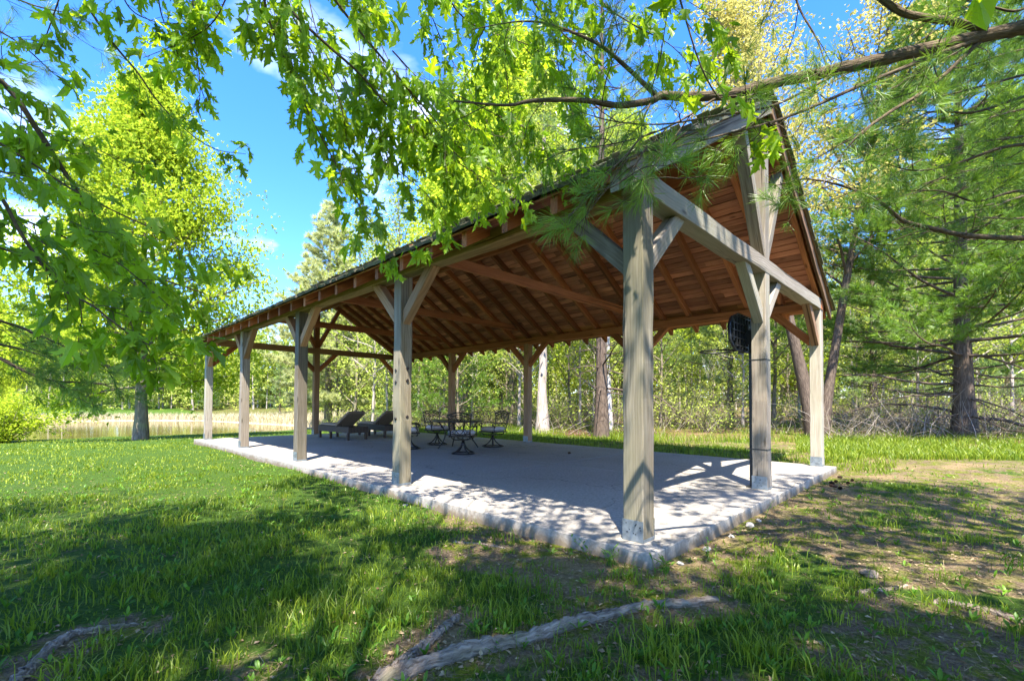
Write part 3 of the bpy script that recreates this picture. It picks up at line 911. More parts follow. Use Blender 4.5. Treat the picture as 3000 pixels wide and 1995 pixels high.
# ------------------------------------------------------------------ loungers
def pad(mb, x0, x1, pts, th, nseg):
    """quilted pad following the (y, z) line pts; tufted in nseg sections"""
    P = np.array(pts, float); ln = np.concatenate([[0], np.cumsum(np.hypot(*np.diff(P, axis=0).T))])
    s = np.linspace(0, ln[-1], 46)
    yy = np.interp(s, ln, P[:, 0]); zz = np.interp(s, ln, P[:, 1])
    tt = np.gradient(np.c_[yy, zz], axis=0); tt = nrm(tt); nn = np.c_[-tt[:, 1], tt[:, 0]]
    if nn[0, 1] < 0: nn = -nn
    prof = np.abs(np.sin(s/ln[-1]*nseg*pi))**.35
    end = np.minimum(1, np.minimum(s, ln[-1]-s)/.03)**.5
    u = np.linspace(-1, 1, 11); V = []
    for k in range(46):
        hgt = th*(.72+.28*prof[k])*(.25+.75*end[k])
        up_ = [(x0+(x1-x0)*(a+1)/2, hgt*(1-abs(a)**8*.55)) for a in u]
        lo = [(x0+(x1-x0)*(a+1)/2, hgt*abs(a)**8*.35) for a in u[::-1]]
        V += [(a, yy[k]+nn[k, 0]*b, zz[k]+nn[k, 1]*b) for a, b in up_+lo]
    F = []
    for k in range(45):
        for i in range(22):
            j = (i+1) % 22; F.append((k*22+i, k*22+j, (k+1)*22+j, (k+1)*22+i))
    F += [tuple(range(22)), tuple(45*22+i for i in range(21, -1, -1))]
    mb.add(V, F, sm=True)
def make_lounger():
    root = empty('sun_lounger', (0, 0, 0), 0, None, 'sun lounger', 'wicker loungers at the far end of the slab')
    # head end at y = 0, foot at y = 2.1, hinge at .95
    mb = MB()
    for s in (-1, 1): box(mb, (s*.33, 1.05, .33), (.05, 2.12, .20))
    box(mb, (0, .016, .33), (.61, .05, .20)); box(mb, (0, 2.084, .33), (.61, .05, .20)); box(mb, (0, 1.54, .40), (.61, 1.03, .03))
    mb.build('wicker_frame', M['wicker'], root)
    for s in (-1, 1):
        for y0 in (.08, 1.25, 2.02):
            mb = MB(); box(mb, (s*.32, y0, .115), (.075, .075, .23)); mb.build('leg', M['wicker'], root)
    hy, hz = .98, .43; ty, tz = .10, .90
    mb = MB()
    pad(mb, -.32, .32, [(2.08, hz), (hy, hz)], .085, 4); mb.build('cushion', M['pad'], root)
    mb = MB(); pad(mb, -.32, .32, [(hy, hz+.01), (ty, tz)], .085, 2); bk = mb.build('backrest', M['pad'], root)
    mb = MB()
    rot = math.atan2(tz-hz, hy-ty); c, s_ = math.cos(rot), math.sin(rot)
    Rm = np.array([[1, 0, 0], [0, c, s_], [0, -s_, c]])
    box(mb, (0, (hy+ty)/2-.012, (hz+tz)/2-.02), (.62, math.hypot(hy-ty, tz-hz)-.02, .022), rot=Rm)
    mb.build('back_panel', M['back'], bk)
    for s in (-1, 1):
        mb = MB(); tube(mb, [(s*.30, .62, .60), (s*.30, .52, .30)], .009, 6); tube(mb, spline([(s*.30, .52, .26), (s*.30, .60, .20), (s*.30, .78, .20), (s*.30, .83, .26)], 10), .008, 6)
        mb.build('support_arm', M['iron'], bk)
    return root
l0 = make_lounger()
l0.location = (3.57, 12.22, .002); l0.rotation_euler = (0, 0, .05)
l0['label'] = 'nearer brown wicker lounger with tan pad and raised back'
copy_tree(l0, (5.02, 12.42, .002), -.02, 1., 'farther brown wicker lounger, partly hidden behind the second front post')

# pine cones, stones
cone_root = None
def cone_mesh():
    mb = MB(); n = 90
    tv = np.array([(-.5, 0, 0), (.5, 0, 0), (.35, 1, .25), (-.35, 1, .25)]); tf = np.array([(0, 1, 2, 3)])
    t = np.linspace(0, 1, n); a = np.arange(n)*2.39996
    r = .022*np.sin(pi*(t*.86+.1))+.003
    P = np.c_[r*np.cos(a)*.5, r*np.sin(a)*.5, .07*t]
    d = np.c_[np.cos(a), np.sin(a), .5+.6*t]
    scatter(mb, tv, tf, P, orient(d, np.tile(UP, (n, 1))), .017*(1.25-.6*t))
    tube(mb, [(0, 0, 0), (0, 0, .04), (0, 0, .07)], [.008, .012, .003], 7)
    return mb
cones = [(5.243, 4.871, 'pine cone lying alone on the concrete slab', None)]
rc = np.random.default_rng(2)
for i in range(9):
    cones.append((rc.uniform(4.9, 6.6), rc.uniform(-.62, -.3), 'dark pine cone on the soil along the gable edge of the slab', 'pine cones beside the slab'))
for i, (x, y, lb, gr) in enumerate(cones):
    z = (.012 if i == 0 else float(ground_h(x, y))+.012)
    if i == 0: cone_root = cone_mesh().build('pine_cone', M['cone']); o = cone_root
    else: o = cone_root.copy(); COL.objects.link(o)
    o.location = (x, y, z+.012); o.rotation_euler = (pi/2, rc.uniform(0, 3), rc.uniform(0, 6)); o.scale = (1.0,)*3 if i else (1.1,)*3
    tag(o, lb, 'pine cone', gr)

def rock(mb, c, s, rng):
    n, m = 9, 7
    V = []; F = []
    sh = rng.uniform(-1, 1, (3, 3))
    for i in range(m):
        for k in range(n):
            a = k/n*2*pi; b = (i/(m-1)-.5)*pi
            d = np.array([math.cos(a)*math.cos(b), math.sin(a)*math.cos(b), math.sin(b)])
            q = 1+.22*math.sin(3*d@sh[0]+1)+.18*math.sin(5*d@sh[1])+rng.normal(0, .05)
            V.append(np.array(c)+d*np.array(s)*q)
    for i in range(m-1):
        for k in range(n):
            F.append((i*n+k, i*n+(k+1) % n, (i+1)*n+(k+1) % n, (i+1)*n+k))
    mb.add(V, F)
for i, (x, y, s) in enumerate([(.05, -.31, .026), (.62, -.30, .034), (1.25, -.30, .03), (1.8, -.30, .04), (2.1, -.30, .028), (-.35, 3.2, .025)]):
    mb = MB(); rock(mb, (0, 0, 0), (s*1.3, s, s*.7), rc)
    o = mb.build('stone', M['stone'], None, (x, y, float(ground_h(x, y))+s*.25))
    tag(o, 'small pale lump of broken concrete in the soil at the slab edge', 'stone', 'rubble lumps along the slab')

# ------------------------------------------------------------------ templates for leaves and needles
def maple_leaf_template():
    half = np.array([(0, 0), (.05, .0), (.14, -.02), (.30, -.05), (.27, .04), (.44, .10), (.30, .15), (.21, .22), (.17, .29),
                     (.30, .38), (.30, .46), (.53, .60), (.38, .60), (.36, .68), (.25, .60), (.11, .48),
                     (.13, .60), (.24, .72), (.14, .73), (.13, .83), (.06, .86), (0, 1.02)])
    V = []
    for s in (1, -1):
        for a, b in half: V.append((s*a, b, .14*abs(a)-.22*b*b+.05*math.sin(9*a)))
    n = len(half)
    V = np.array(V)
    return V, [np.array([list(range(n))]), np.array([list(range(2*n-1, n-1, -1))])]
LEAF_V, LEAF_F = maple_leaf_template()
# small tree leaf: two bent quads (four points and a fold)
SL_V = np.array([(0, 0, 0), (.33, .40, .10), (.12, .80, .02), (0, 1, -.12), (-.12, .80, .02), (-.33, .40, .10)])
SL_F = np.array([(0, 1, 2, 3), (0, 3, 4, 5)])
# leaf cluster for far trees: three little leaves
def cluster(rng, n=3):
    V = []; F = []
    for k in range(n):
        R_ = orient(nrm(rng.normal(0, 1, (1, 3))), nrm(rng.normal(0, 1, (1, 3))))[0]
        q = SL_V[[0, 1, 3, 5]]*np.array([1.1, 1, 1])
        V.append(q@R_.T*.62+rng.normal(0, .25, 3)); F.append(np.arange(4)+4*k)
    return np.concatenate(V), np.array(F)

def tuft(rng, n, ln, wd, spread=(.25, 1.25), tri=False):
    V = []; F = []
    for k in range(n):
        th = rng.uniform(*spread); a = rng.uniform(0, 2*pi)
        d = np.array([math.sin(th)*math.cos(a), math.cos(th), math.sin(th)*math.sin(a)])
        sd = nrm(np.cross(d, rng.normal(0, 1, 3)))
        l = ln*rng.uniform(.75, 1.1); b = d*rng.uniform(0, .015)+np.array([0, rng.uniform(-.35, .0)*ln*.6, 0])
        droop = np.array([0, 0, -.10*l])
        w = wd/2
        if tri:
            V += [b-sd*w, b+sd*w, b+d*l+droop]; F.append((3*k, 3*k+1, 3*k+2))
        else:
            m_ = b+d*l*.55
            V += [b-sd*w, b+sd*w, m_+sd*w, m_-sd*w, b+d*l+droop]
            F += [(5*k, 5*k+1, 5*k+2, 5*k+3)]
    V = np.array(V)
    if tri: return V, np.array(F)
    T3 = np.array([(5*k+3, 5*k+2, 5*k+4) for k in range(n)])
    return V, [np.array(F), T3]

# ------------------------------------------------------------------ tree growth
def grow(rng, H, r0, crown, hs, nl, up0, up1, nsub, asub, lean=(0, 0), wig=.03, flare=1.5, sub_len=.42, fork=None, drop=0., lk=.012):
    """returns tubes [(pts, radii, sides)] and leaf anchors (pos, dir); crown(t) = limb length at relative height t"""
    tubes = []; A = []; D = []
    n = 16
    t = np.linspace(0, 1, n)
    off = np.cumsum(rng.normal(0, wig*H/n, (n, 2)), 0); off -= off[0]
    P = np.c_[off[:, 0]+lean[0]*t*H, off[:, 1]+lean[1]*t*H, t*H]
    r = r0*(1-.93*t**.9)+.006
    r[0] *= flare; r[1] *= 1+(flare-1)*.25
    P[0, 2] -= .25
    tubes.append((P, r, 9))
    for i in range(nl):
        u = hs+(1-hs)*((i+rng.random()*.8)/nl)
        p0 = np.array([np.interp(u, t, P[:, k]) for k in range(3)])
        rt = np.interp(u, t, r)
        az = i*2.39996+rng.normal(0, .35)
        Lb = crown((u-hs)/(1-hs))*rng.uniform(.75, 1.12)
        if Lb < .15: continue
        e0 = up0+(up1-up0)*(u-hs)/(1-hs)+rng.normal(0, .1)
        m = 7
        d = np.array([math.cos(az)*math.cos(e0), math.sin(az)*math.cos(e0), math.sin(e0)])
        pts = [p0]
        for k in range(m-1):
            d = nrm(d+rng.normal(0, .09, 3)+UP*(-drop*(k/m)))
            pts.append(pts[-1]+d*Lb/(m-1))
        pts = np.array(pts)
        rb = min(.62*rt, lk*Lb+.012)
        rr = rb*(1-.85*np.linspace(0, 1, m))+.003
        tubes.append((pts, rr, 6))
        for j in range(nsub):
            s = .22+.78*(j+rng.random())/nsub
            q0 = np.array([np.interp(s, np.linspace(0, 1, m), pts[:, k]) for k in range(3)])
            dl = nrm(pts[min(m-1, int(s*(m-1))+1)]-pts[max(0, int(s*(m-1)-.01))]) if s < .99 else d
            ax = nrm(rng.normal(0, 1, 3)); ax = nrm(ax-dl*(ax@dl))
            dd = nrm(dl*math.cos(asub)+ax*math.sin(asub)+UP*.15)
            ls = (sub_len*Lb*(1.15-.75*s)+.15)*rng.uniform(.7, 1.2)
            ps = [q0]
            for k in range(4):
                dd = nrm(dd+rng.normal(0, .12, 3)-UP*drop*.15)
                ps.append(ps[-1]+dd*ls/4)
            ps = np.array(ps)
            tubes.append((ps, np.linspace(max(.003, rb*.35*(1-s*.5)), .002, 5), 3))
            for v in (.35, .6, .8, 1.0):
                A.append(np.array([np.interp(v, np.linspace(0, 1, 5), ps[:, k]) for k in range(3)])); D.append(dd)
    return tubes, np.array(A), np.array(D)

def leaves(mb, rng, A, n, sig, size, tv=SL_V, tf=SL_F, droop=.4, upb=.8):
    P = np.repeat(A, n, 0)+rng.normal(0, sig, (len(A)*n, 3))
    N = len(P)
    yd = nrm(rng.normal(0, 1, (N, 3))*np.array([1, 1, .6])-UP*droop)
    nd = nrm(rng.normal(0, 1, (N, 3))*.8+UP*upb)
    # clump tone: neighbours share a tone, plus a little per leaf
    k = np.repeat(rng.random(len(A)), n)*.6+rng.random(N)*.4
    scatter(mb, tv, tf, P, orient(yd, nd), size*rng.uniform(.65, 1.25, N), rng=rng, rnd=k)

def wood_mb(tubes, rng, bump=.04):
    mb = MB()
    for P, r, ns in tubes: tube(mb, P, r, ns, bump=bump if ns > 5 else 0, rng=rng, cap=False)
    return mb

def decid(name, seed, loc, label, cat, H, r0, crown, hs, nl, nsub, nleaf, sig, size, leafm, barkm, up0=.5, up1=1.2, asub=.75, lean=(0, 0),
          group=None, far=False, drop=0., wig=.03, sub_len=.42, keep=None, flare=1.5, fill=0):
    rng = np.random.default_rng(seed)
    root = empty(name, loc, 0, label, cat, group)
    tb, A, D = grow(rng, H, r0, crown, hs, nl, up0, up1, nsub, asub, lean, drop=drop, wig=wig, sub_len=sub_len, flare=flare)
    if keep is not None:
        l = np.array(loc, float)
        ok = keep(A+l); A = A[ok]
        tb = [tb[0]]+[q for q in tb[1:] if keep(q[0]+l).all()]
    wood_mb(tb, rng).build('trunk', barkm, root)
    mb = MB()
    if fill:
        u = rng.random(fill)**.85; a = rng.uniform(0, 2*pi, fill); q = rng.random(fill)**.40
        rr = np.array([crown(k) for k in u])*q*1.16*(1+.16*np.sin(a*5+u*9))
        z = (hs+(1-hs)*u)*H + rr*math.sin(.35)
        A = np.concatenate([A, np.c_[rr*np.cos(a)+lean[0]*z, rr*np.sin(a)+lean[1]*z, z]])
    if far:
        tv, tf = cluster(rng); leaves(mb, rng, A, nleaf, sig, size, tv, tf)
    else: leaves(mb, rng, A, nleaf, sig, size)
    mb.build('crown', leafm, root)
    return root

def pine_parts(rng, H, r0, hs, nw, nper, crown, sub_d, tufts, nfirst=0, lean=(0, 0), keep=None, dead_len=.6, elev=(-.1, .5)):
    """whorled pine; nfirst lowest whorls are bare dead limbs"""
    tubes = []; A = []; D = []
    n = 14; t = np.linspace(0, 1, n)
    off = np.cumsum(rng.normal(0, .012*H/n, (n, 2)), 0); off -= off[0]
    P = np.c_[off[:, 0]+lean[0]*t*H, off[:, 1]+lean[1]*t*H, t*H]; P[0, 2] -= .25
    r = r0*(1-.92*t)+.01; r[0] *= 1.45; r[1] *= 1.1
    tubes.append((P, r, 10))
    for w in range(nw):
        u = hs+(1-hs)*(w/nw)**1.0
        a0 = rng.uniform(0, 6.28)
        for b in range(nper):
            dead = w < nfirst
            p0 = np.array([np.interp(u, t, P[:, k]) for k in range(3)]); p0[2] += rng.normal(0, .06)
            az = a0+b*2*pi/nper+rng.normal(0, .25)
            Lb = crown((u-hs)/(1-hs))*rng.uniform(.7, 1.15)*(dead_len*rng.uniform(.35, 1.15) if dead else 1)
            e = elev[0]+(elev[1]-elev[0])*u+rng.normal(0, .08)
            m = 8; d = np.array([math.cos(az)*math.cos(e), math.sin(az)*math.cos(e), math.sin(e)])
            pts = [p0]
            for k in range(m-1):
                d = nrm(d+rng.normal(0, .07 if not dead else .15, 3)+UP*(.05 if not dead else -.03))
                pts.append(pts[-1]+d*Lb/(m-1))
            pts = np.array(pts)
            rb = min(.35*np.interp(u, t, r), .008*Lb+.010)
            tubes.append((pts, np.linspace(rb, .004, m), 5))
            ns = max(2, int(Lb*sub_d))
            for j in range(ns):
                s = .25+.75*(j+rng.random())/ns
                q0 = np.array([np.interp(s, np.linspace(0, 1, m), pts[:, k]) for k in range(3)])
                sg = 1 if j % 2 else -1
                hd = nrm(np.cross(UP, d))*sg
                dd = nrm(d*.75+hd*.75+rng.normal(0, .2, 3)+UP*.05)
                ls = (.30*Lb*(1.2-.8*s)+.12)*rng.uniform(.6, 1.2)
                ps = np.array([q0+dd*ls*k/3+UP*.03*k*k/9*ls+rng.normal(0, .015, 3)*k for k in range(4)])
                tubes.append((ps, np.linspace(.006, .0025, 4), 3))
                if not dead:
                    for q in range(tufts):
                        v = 1-.75*q/max(1, tufts)
                        A.append(q0+(ps[-1]-q0)*v+rng.normal(0, .03, 3)); D.append(nrm(dd+UP*.25+rng.normal(0, .3, 3)))
            if not dead:
                A.append(pts[-1]); D.append(nrm(d+UP*.3))
    return tubes, np.array(A), np.array(D)

def pine(name, seed, loc, label, H, r0, hs, nw, nper, crown, sub_d, tufts, tn, tl, tw, needm, barkm, group=None, nfirst=0, keep=None, lean=(0, 0), dead_len=.6, elev=(-.1, .5), cat='pine tree'):
    rng = np.random.default_rng(seed)
    root = empty(name, loc, 0, label, cat, group)
    tb, A, D = pine_parts(rng, H, r0, hs, nw, nper, crown, sub_d, tufts, nfirst, lean, None, dead_len, elev)
    if keep is not None:
        l = np.array(loc, float); ok = keep(A+l); A = A[ok]; D = D[ok]
        tb = [tb[0]]+[q for q in tb[1:] if keep(q[0]+l).all()]
    wood_mb(tb, rng, .05).build('trunk', barkm, root)
    mb = MB()
    for v in range(3):
        tv, tf = tuft(rng, tn, tl, tw, tri=True)
        i = np.arange(len(A)) % 3 == v
        scatter(mb, tv, tf, A[i], orient(D[i], nrm(rng.normal(0, 1, (i.sum(), 3)))), rng.uniform(.75, 1.2, i.sum()), rng=rng)
    mb.build('crown', needm, root)
    return root

def gp(px, d, dz=0.):
    """ground point under a pixel column at distance d"""
    p = at(px, 1183, d)
    while -4 < p[0] < 9.4 and -3 < p[1] < 19:      # never inside the pavilion
        d += .5; p = at(px, 1183, d)
    return (p[0], p[1], float(ground_h(p[0], p[1]))+dz)

# ------------------------------------------------------------------ named trees
rnd_crown = lambda Rm, p=.35: (lambda u: Rm*(math.sin(pi*min(1, max(0, (u*.86+.12))))**p)*(1-.45*u))
MAPLE = decid('maple_tree', 41, (-.72, 23.7, float(ground_h(-.72, 23.7))), 'broad yellow-green maple standing alone on the lawn by the pond', 'tree',
              15.6, .235, lambda u: 5.5*(1-u**1.5)**.8*(.72+.28*min(1, u*4)), .13, 80, 12, 9, .34, .215, M['maple_bright'], M['bark'], far=True, up0=.12, up1=1.25, wig=.02, flare=1.45, fill=800, sub_len=.30)
print('maple')

cone_crown = lambda Rm: (lambda u: Rm*(1-u)**.8*(.55+.45*min(1, u*5))+.25)
pine('pine_tree', 51, gp(962, 33.8), 'pale soft-needled pine beyond the far end of the pavilion', 16.8, .26, .10, 24, 5, cone_crown(4.9), 4.8, 5, 22, .36, .030, M['needle_pale'], M['bark'])
pine('pine_tree', 52, (18.2, -2.0, float(ground_h(18.2, -2.0))), 'big dark-trunked pine with bare lower limbs at the right edge of the wood', 16, .26, .05, 31, 5, lambda u: 6.4*(1-u)**.7+.3, 4.8, 7, 26, .25, .012, M['needle'], M['bark_dark'], nfirst=4, dead_len=.85, elev=(-.12, .45))
pine('pine_tree', 53, gp(1762, 15.7), 'dark straight pine trunk with whorls of bare branches behind the pavilion', 17, .20, .10, 22, 5, lambda u: 3.6*(1-u)**.6+.3, 3.6, 4, 16, .18, .010, M['needle_far'], M['bark_dark'], nfirst=9, dead_len=.75, elev=(-.02, .4))
pine('small_pine', 54, gp(1332, 24), 'small dark green pine with low spreading limbs behind the patio table', 5.2, .09, .10, 12, 5, lambda u: 3.2*(1-u)**.8+.3, 4.5, 4, 16, .20, .012, M['needle'], M['bark_dark'], elev=(.05, .5))
decid('forked_tree', 55, gp(1592, 18.6), 'grey double-trunked tree behind the third back post', 'tree', 14, .21, rnd_crown(3.6), .22, 26, 8, 9, .28, .15, M['wood_leaf'], M['bark_pale'], up0=.9, up1=1.2)
decid('birch_tree', 56, gp(1786, 19.5), 'thin white-barked birch close beside the dark pine trunk', 'tree', 12, .10, rnd_crown(2.4), .35, 20, 7, 9, .25, .13, M['wood_leaf'], M['bark_white'])
# V-shaped leaning pair at the right end of the pavilion
decid('leaning_tree', 57, gp(2392, 15.5), 'rough-barked trunk leaning left behind the far right corner post', 'tree', 15, .22, rnd_crown(4.0), .35, 26, 8, 9, .3, .14, M['yellow_leaf'], M['bark_dark'], lean=(-.10, .16), up0=.7)
decid('leaning_tree', 58, gp(2402, 16.3), 'tall rough trunk leaning right over the pavilion roof end', 'tree', 16, .17, rnd_crown(4.4), .32, 26, 8, 8, .3, .14, M['yellow_leaf'], M['bark_dark'], lean=(.13, -.12), up0=.7)
decid('budding_tree', 59, gp(2230, 21), 'tall sparse tree with yellow spring buds against blue sky above the roof peak', 'tree', 22, .24, rnd_crown(5.4, .3), .28, 40, 10, 5, .30, .16, M['yellow_leaf'], M['bark_pale'], up0=.8, up1=1.3)

# big spring trees behind the roof
BIG = decid('spring_tree', 61, gp(1500, 33), 'large bright yellow-green tree towering behind the middle of the roof', 'tree', 27, .36, lambda u: 9.4*(1-u**1.6)**.8*(.7+.3*min(1, u*4)), .14, 66, 12, 8, .55, .48, M['maple_bright'], M['bark'], far=True, up0=.25, up1=1.25)
copy_tree(BIG, gp(1370, 43), 1.7, 1.0, 'bright spring tree filling the view over the left half of the roof')
copy_tree(BIG, gp(1830, 38), 2.1, .9, 'bright yellow-green tree behind the roof just left of the peak')
copy_tree(BIG, gp(2800, 44), 4.0, .9, 'tall leafy tree far behind the big pine on the right')
copy_tree(BIG, gp(2960, 34), 1.2, .85, 'leafy tree at the right edge behind the pine limbs')
copy_tree(BIG, gp(-60, 46), 3.0, .5, 'leafy green tree at the left edge beside the pond')
copy_tree(BIG, gp(1270, 60), 5.0, .66, 'rounded bright tree in the gap of sky left of the roof')
copy_tree(BIG, gp(2330, 56), .4, .62, 'leafy tree far behind the gable end of the roof')
print('big')
# mid pines in the wood
MID = pine('pine_tree', 71, gp(2140, 27), 'pine with soft green plumes seen under the gable behind the hoop', 13, .17, .08, 19, 5, cone_crown(3.6), 3.8, 4, 16, .26, .016, M['needle_far'], M['bark_dark'], elev=(.0, .5))
for px, d, sc, lb in ((2560, 27, 1.15, 'pine with drooping plumes right of the far corner post'), (1905, 30, 1.1, 'pine half hidden by the near corner post'),
                      (1175, 30, .52, 'short pine beside the pale pine beyond the loungers'), (3080, 24, 1.2, 'pine cut off by the right edge of the picture'),
                      (2820, 30, 1.3, 'tall pine behind the big dark-trunked pine'), (1465, 42, .75, 'distant pine in the wood between two back posts'),
                      (820, 60, .55, 'distant small pine across the pond behind the front posts'), (610, 70, .7, 'distant pine across the pond left of the pavilion')):
    copy_tree(MID, gp(px, d), px*.7, sc, lb)
print('pines')
# slender woodland trees
SL1 = decid('slender_tree', 81, gp(1700, 22), 'slender young tree with fresh yellow-green leaves in the wood', 'tree', 9.5, .065, rnd_crown(2.3), .18, 26, 6, 3, .28, .15, M['wood_leaf'], M['bark_pale'], up0=.7, group='slender trees in the wood behind the pavilion')
SL2 = decid('slender_tree', 82, gp(1500, 26), 'slender young tree with fresh yellow-green leaves in the wood', 'tree', 11.5, .085, rnd_crown(2.6), .12, 30, 6, 3, .30, .15, M['wood_leaf'], M['bark'], up0=.6, group='slender trees in the wood behind the pavilion', wig=.05)
rw = np.random.default_rng(90)
pxs = np.concatenate([np.linspace(1000, 2980, 26), np.linspace(1040, 2400, 14)])
for i, px in enumerate(pxs):
    px = px+rw.uniform(-35, 35); d = rw.uniform(18, 40) if i < 34 else rw.uniform(30, 48)
    if px > 2300: d = rw.uniform(21, 36)
    copy_tree(SL1 if i % 2 else SL2, gp(px, d), rw.uniform(0, 6.28), rw.uniform(.7, 1.15))
# shrubs at the wood's edge
def shrub(seed, loc, label, H, Rr, ns, nleaf, size, leafm, group=None, name='shrub'):
    rng = np.random.default_rng(seed)
    root = empty(name, loc, 0, label, 'shrub', group)
    tb = []; A = []
    for i in range(ns):
        az = rng.uniform(0, 6.28); e = rng.uniform(.55, 1.4); ln = H*rng.uniform(.6, 1.1)
        d = np.array([math.cos(az)*math.cos(e)*Rr, math.sin(az)*math.cos(e)*Rr, math.sin(e)])
        p = [np.array([rng.normal(0, .12), rng.normal(0, .12), -.1])]
        for k in range(7):
            d = nrm(d+rng.normal(0, .14, 3)); p.append(p[-1]+d*ln/7)
        p = np.array(p); tb.append((p, np.linspace(.014, .003, 8)*H/2, 4))
        for j in range(7):
            s = rng.integers(2, 7); dd = nrm(rng.normal(0, 1, 3)+d*.7+UP*.2); l2 = ln*rng.uniform(.12, .35)
            q = np.array([p[s]+dd*l2*k/3+rng.normal(0, .02, 3) for k in range(4)]); tb.append((q, np.linspace(.005, .002, 4)*H/2, 3))
            A += [q[1], q[2], q[3]]
    wood_mb(tb, rng, 0).build('stem', M['bark'], root)
    mb = MB(); leaves(mb, rng, np.array(A), nleaf, .10*H/2, size); mb.build('foliage', leafm, root)
    return root
SH = shrub(101, gp(2070, 18.5), 'twiggy leafy shrub at the edge of the wood', 2.4, 1.1, 18, 2, .09, M['wood_leaf'], 'shrubs along the edge of the wood')
SH2 = shrub(102, gp(1640, 21), 'twiggy leafy shrub at the edge of the wood', 1.8, 1.4, 20, 1, .10, M['wood_leaf'], 'shrubs along the edge of the wood')
for i in range(24):
    px = 1000+i*86+rw.uniform(-25, 25); d = rw.uniform(17.5, 30)
    if px < 1500: d = rw.uniform(23, 36)
    copy_tree(SH if i % 3 == 0 else SH2, gp(px, d), rw.uniform(0, 6.3), rw.uniform(.7, 1.3))
shrub(103, gp(-10, 21.5), 'dense leafy bush at the left edge of the lawn near the pond', 3.0, 1.5, 34, 12, .13, M['maple_bright'], name='bush')
shrub(104, gp(-170, 19.5), 'low reddish-stemmed bush cut by the left picture edge', 2.6, 1.4, 26, 8, .12, M['maple_bright'], name='bush')

# tangle of bare twigs on the forest floor
rng = np.random.default_rng(120)
mb = MB(); mb2 = MB()
for i in range(3700):
    px = rng.uniform(1000, 3050); d = rng.uniform(17, 36) if px > 1500 else rng.uniform(24, 40)
    if px > 2420 or i > 3100: px = rng.uniform(2420, 3060); d = rng.uniform(14.2, 25)
    x, y, z = gp(px, d)
    az = rng.uniform(0, 6.28); e = rng.uniform(.15, 1.35); ln = rng.uniform(.7, 2.6)
    dv = np.array([math.cos(az)*math.cos(e), math.sin(az)*math.cos(e), math.sin(e)])
    P = [np.array([x, y, z-.05])]
    for k in range(4):
        dv = nrm(dv+rng.normal(0, .2, 3)-UP*.06); P.append(P[-1]+dv*ln/4)
    mb_ = mb if i % 3 else mb2
    tube(mb_, np.array(P), np.linspace(rng.uniform(.005, .014), .002, 5), 3, rng=rng, cap=False)
tag(mb.build('undergrowth', M['bark']), kind='stuff')
tag(mb2.build('undergrowth', M['bark_pale']), kind='stuff')
mb = MB()
A = []
for i in range(420):
    px = rng.uniform(1000, 3050); d = rng.uniform(17, 40)
    if px < 1500: d = rng.uniform(24, 44)
    if px > 2420: d = rng.uniform(17, 34)
    x, y, z = gp(px, d); A.append((x, y, z+abs(rng.normal(0, .8))))
leaves(mb, rng, np.array(A), 9, .28, .13); tag(mb.build('low_leaves', M['wood_leaf']), kind='stuff')

# the far wood as one mass, with its own trunks
rng = np.random.default_rng(130)
mb = MB(); mw = MB()
tv, tf = cluster(rng, 4)
A = []
for i in range(330):
    px = rng.uniform(-350, 3400)
    d = rng.uniform(52, 95) if px > 900 else rng.uniform(74, 112)
    if px < 900 and i % 3 == 0: d = rng.uniform(70, 80)
    x, y, z = gp(px, d)
    hh = rng.uniform(10, 16) if px < 1150 else rng.uniform(13, 22)
    if 560 < px < 900: hh *= .80
    tube(mw, [(x+1.5, y-1, z-.5), (x+1.6, y-1, z+hh*.5)], [.09, .05], 4, rng=rng, cap=False)
    tube(mw, [(x, y, z-.5), (x+rng.normal(0, .3), y, z+hh*.5), (x+rng.normal(0, .5), y, z+hh*.95)], [.16, .11, .03], 5, rng=rng, cap=False)
    n = 34
    u = rng.random(n)**.8
    rr = hh*.24*np.sqrt(rng.random(n))*(1.15-.8*u)+.2; a = rng.uniform(0, 6.28, n)
    A.append(np.c_[x+rr*np.cos(a), y+rr*np.sin(a), z+.3+u*hh])
A = np.concatenate(A)
leaves(mb, rng, A, 15, .85, .60, tv, tf)
fo = mb.build('far_wood_leaves', M['wood_leaf']); tag(fo, kind='stuff')
tag(mw.build('far_wood_trunks', M['bark_pale']), kind='stuff')
print('woods')

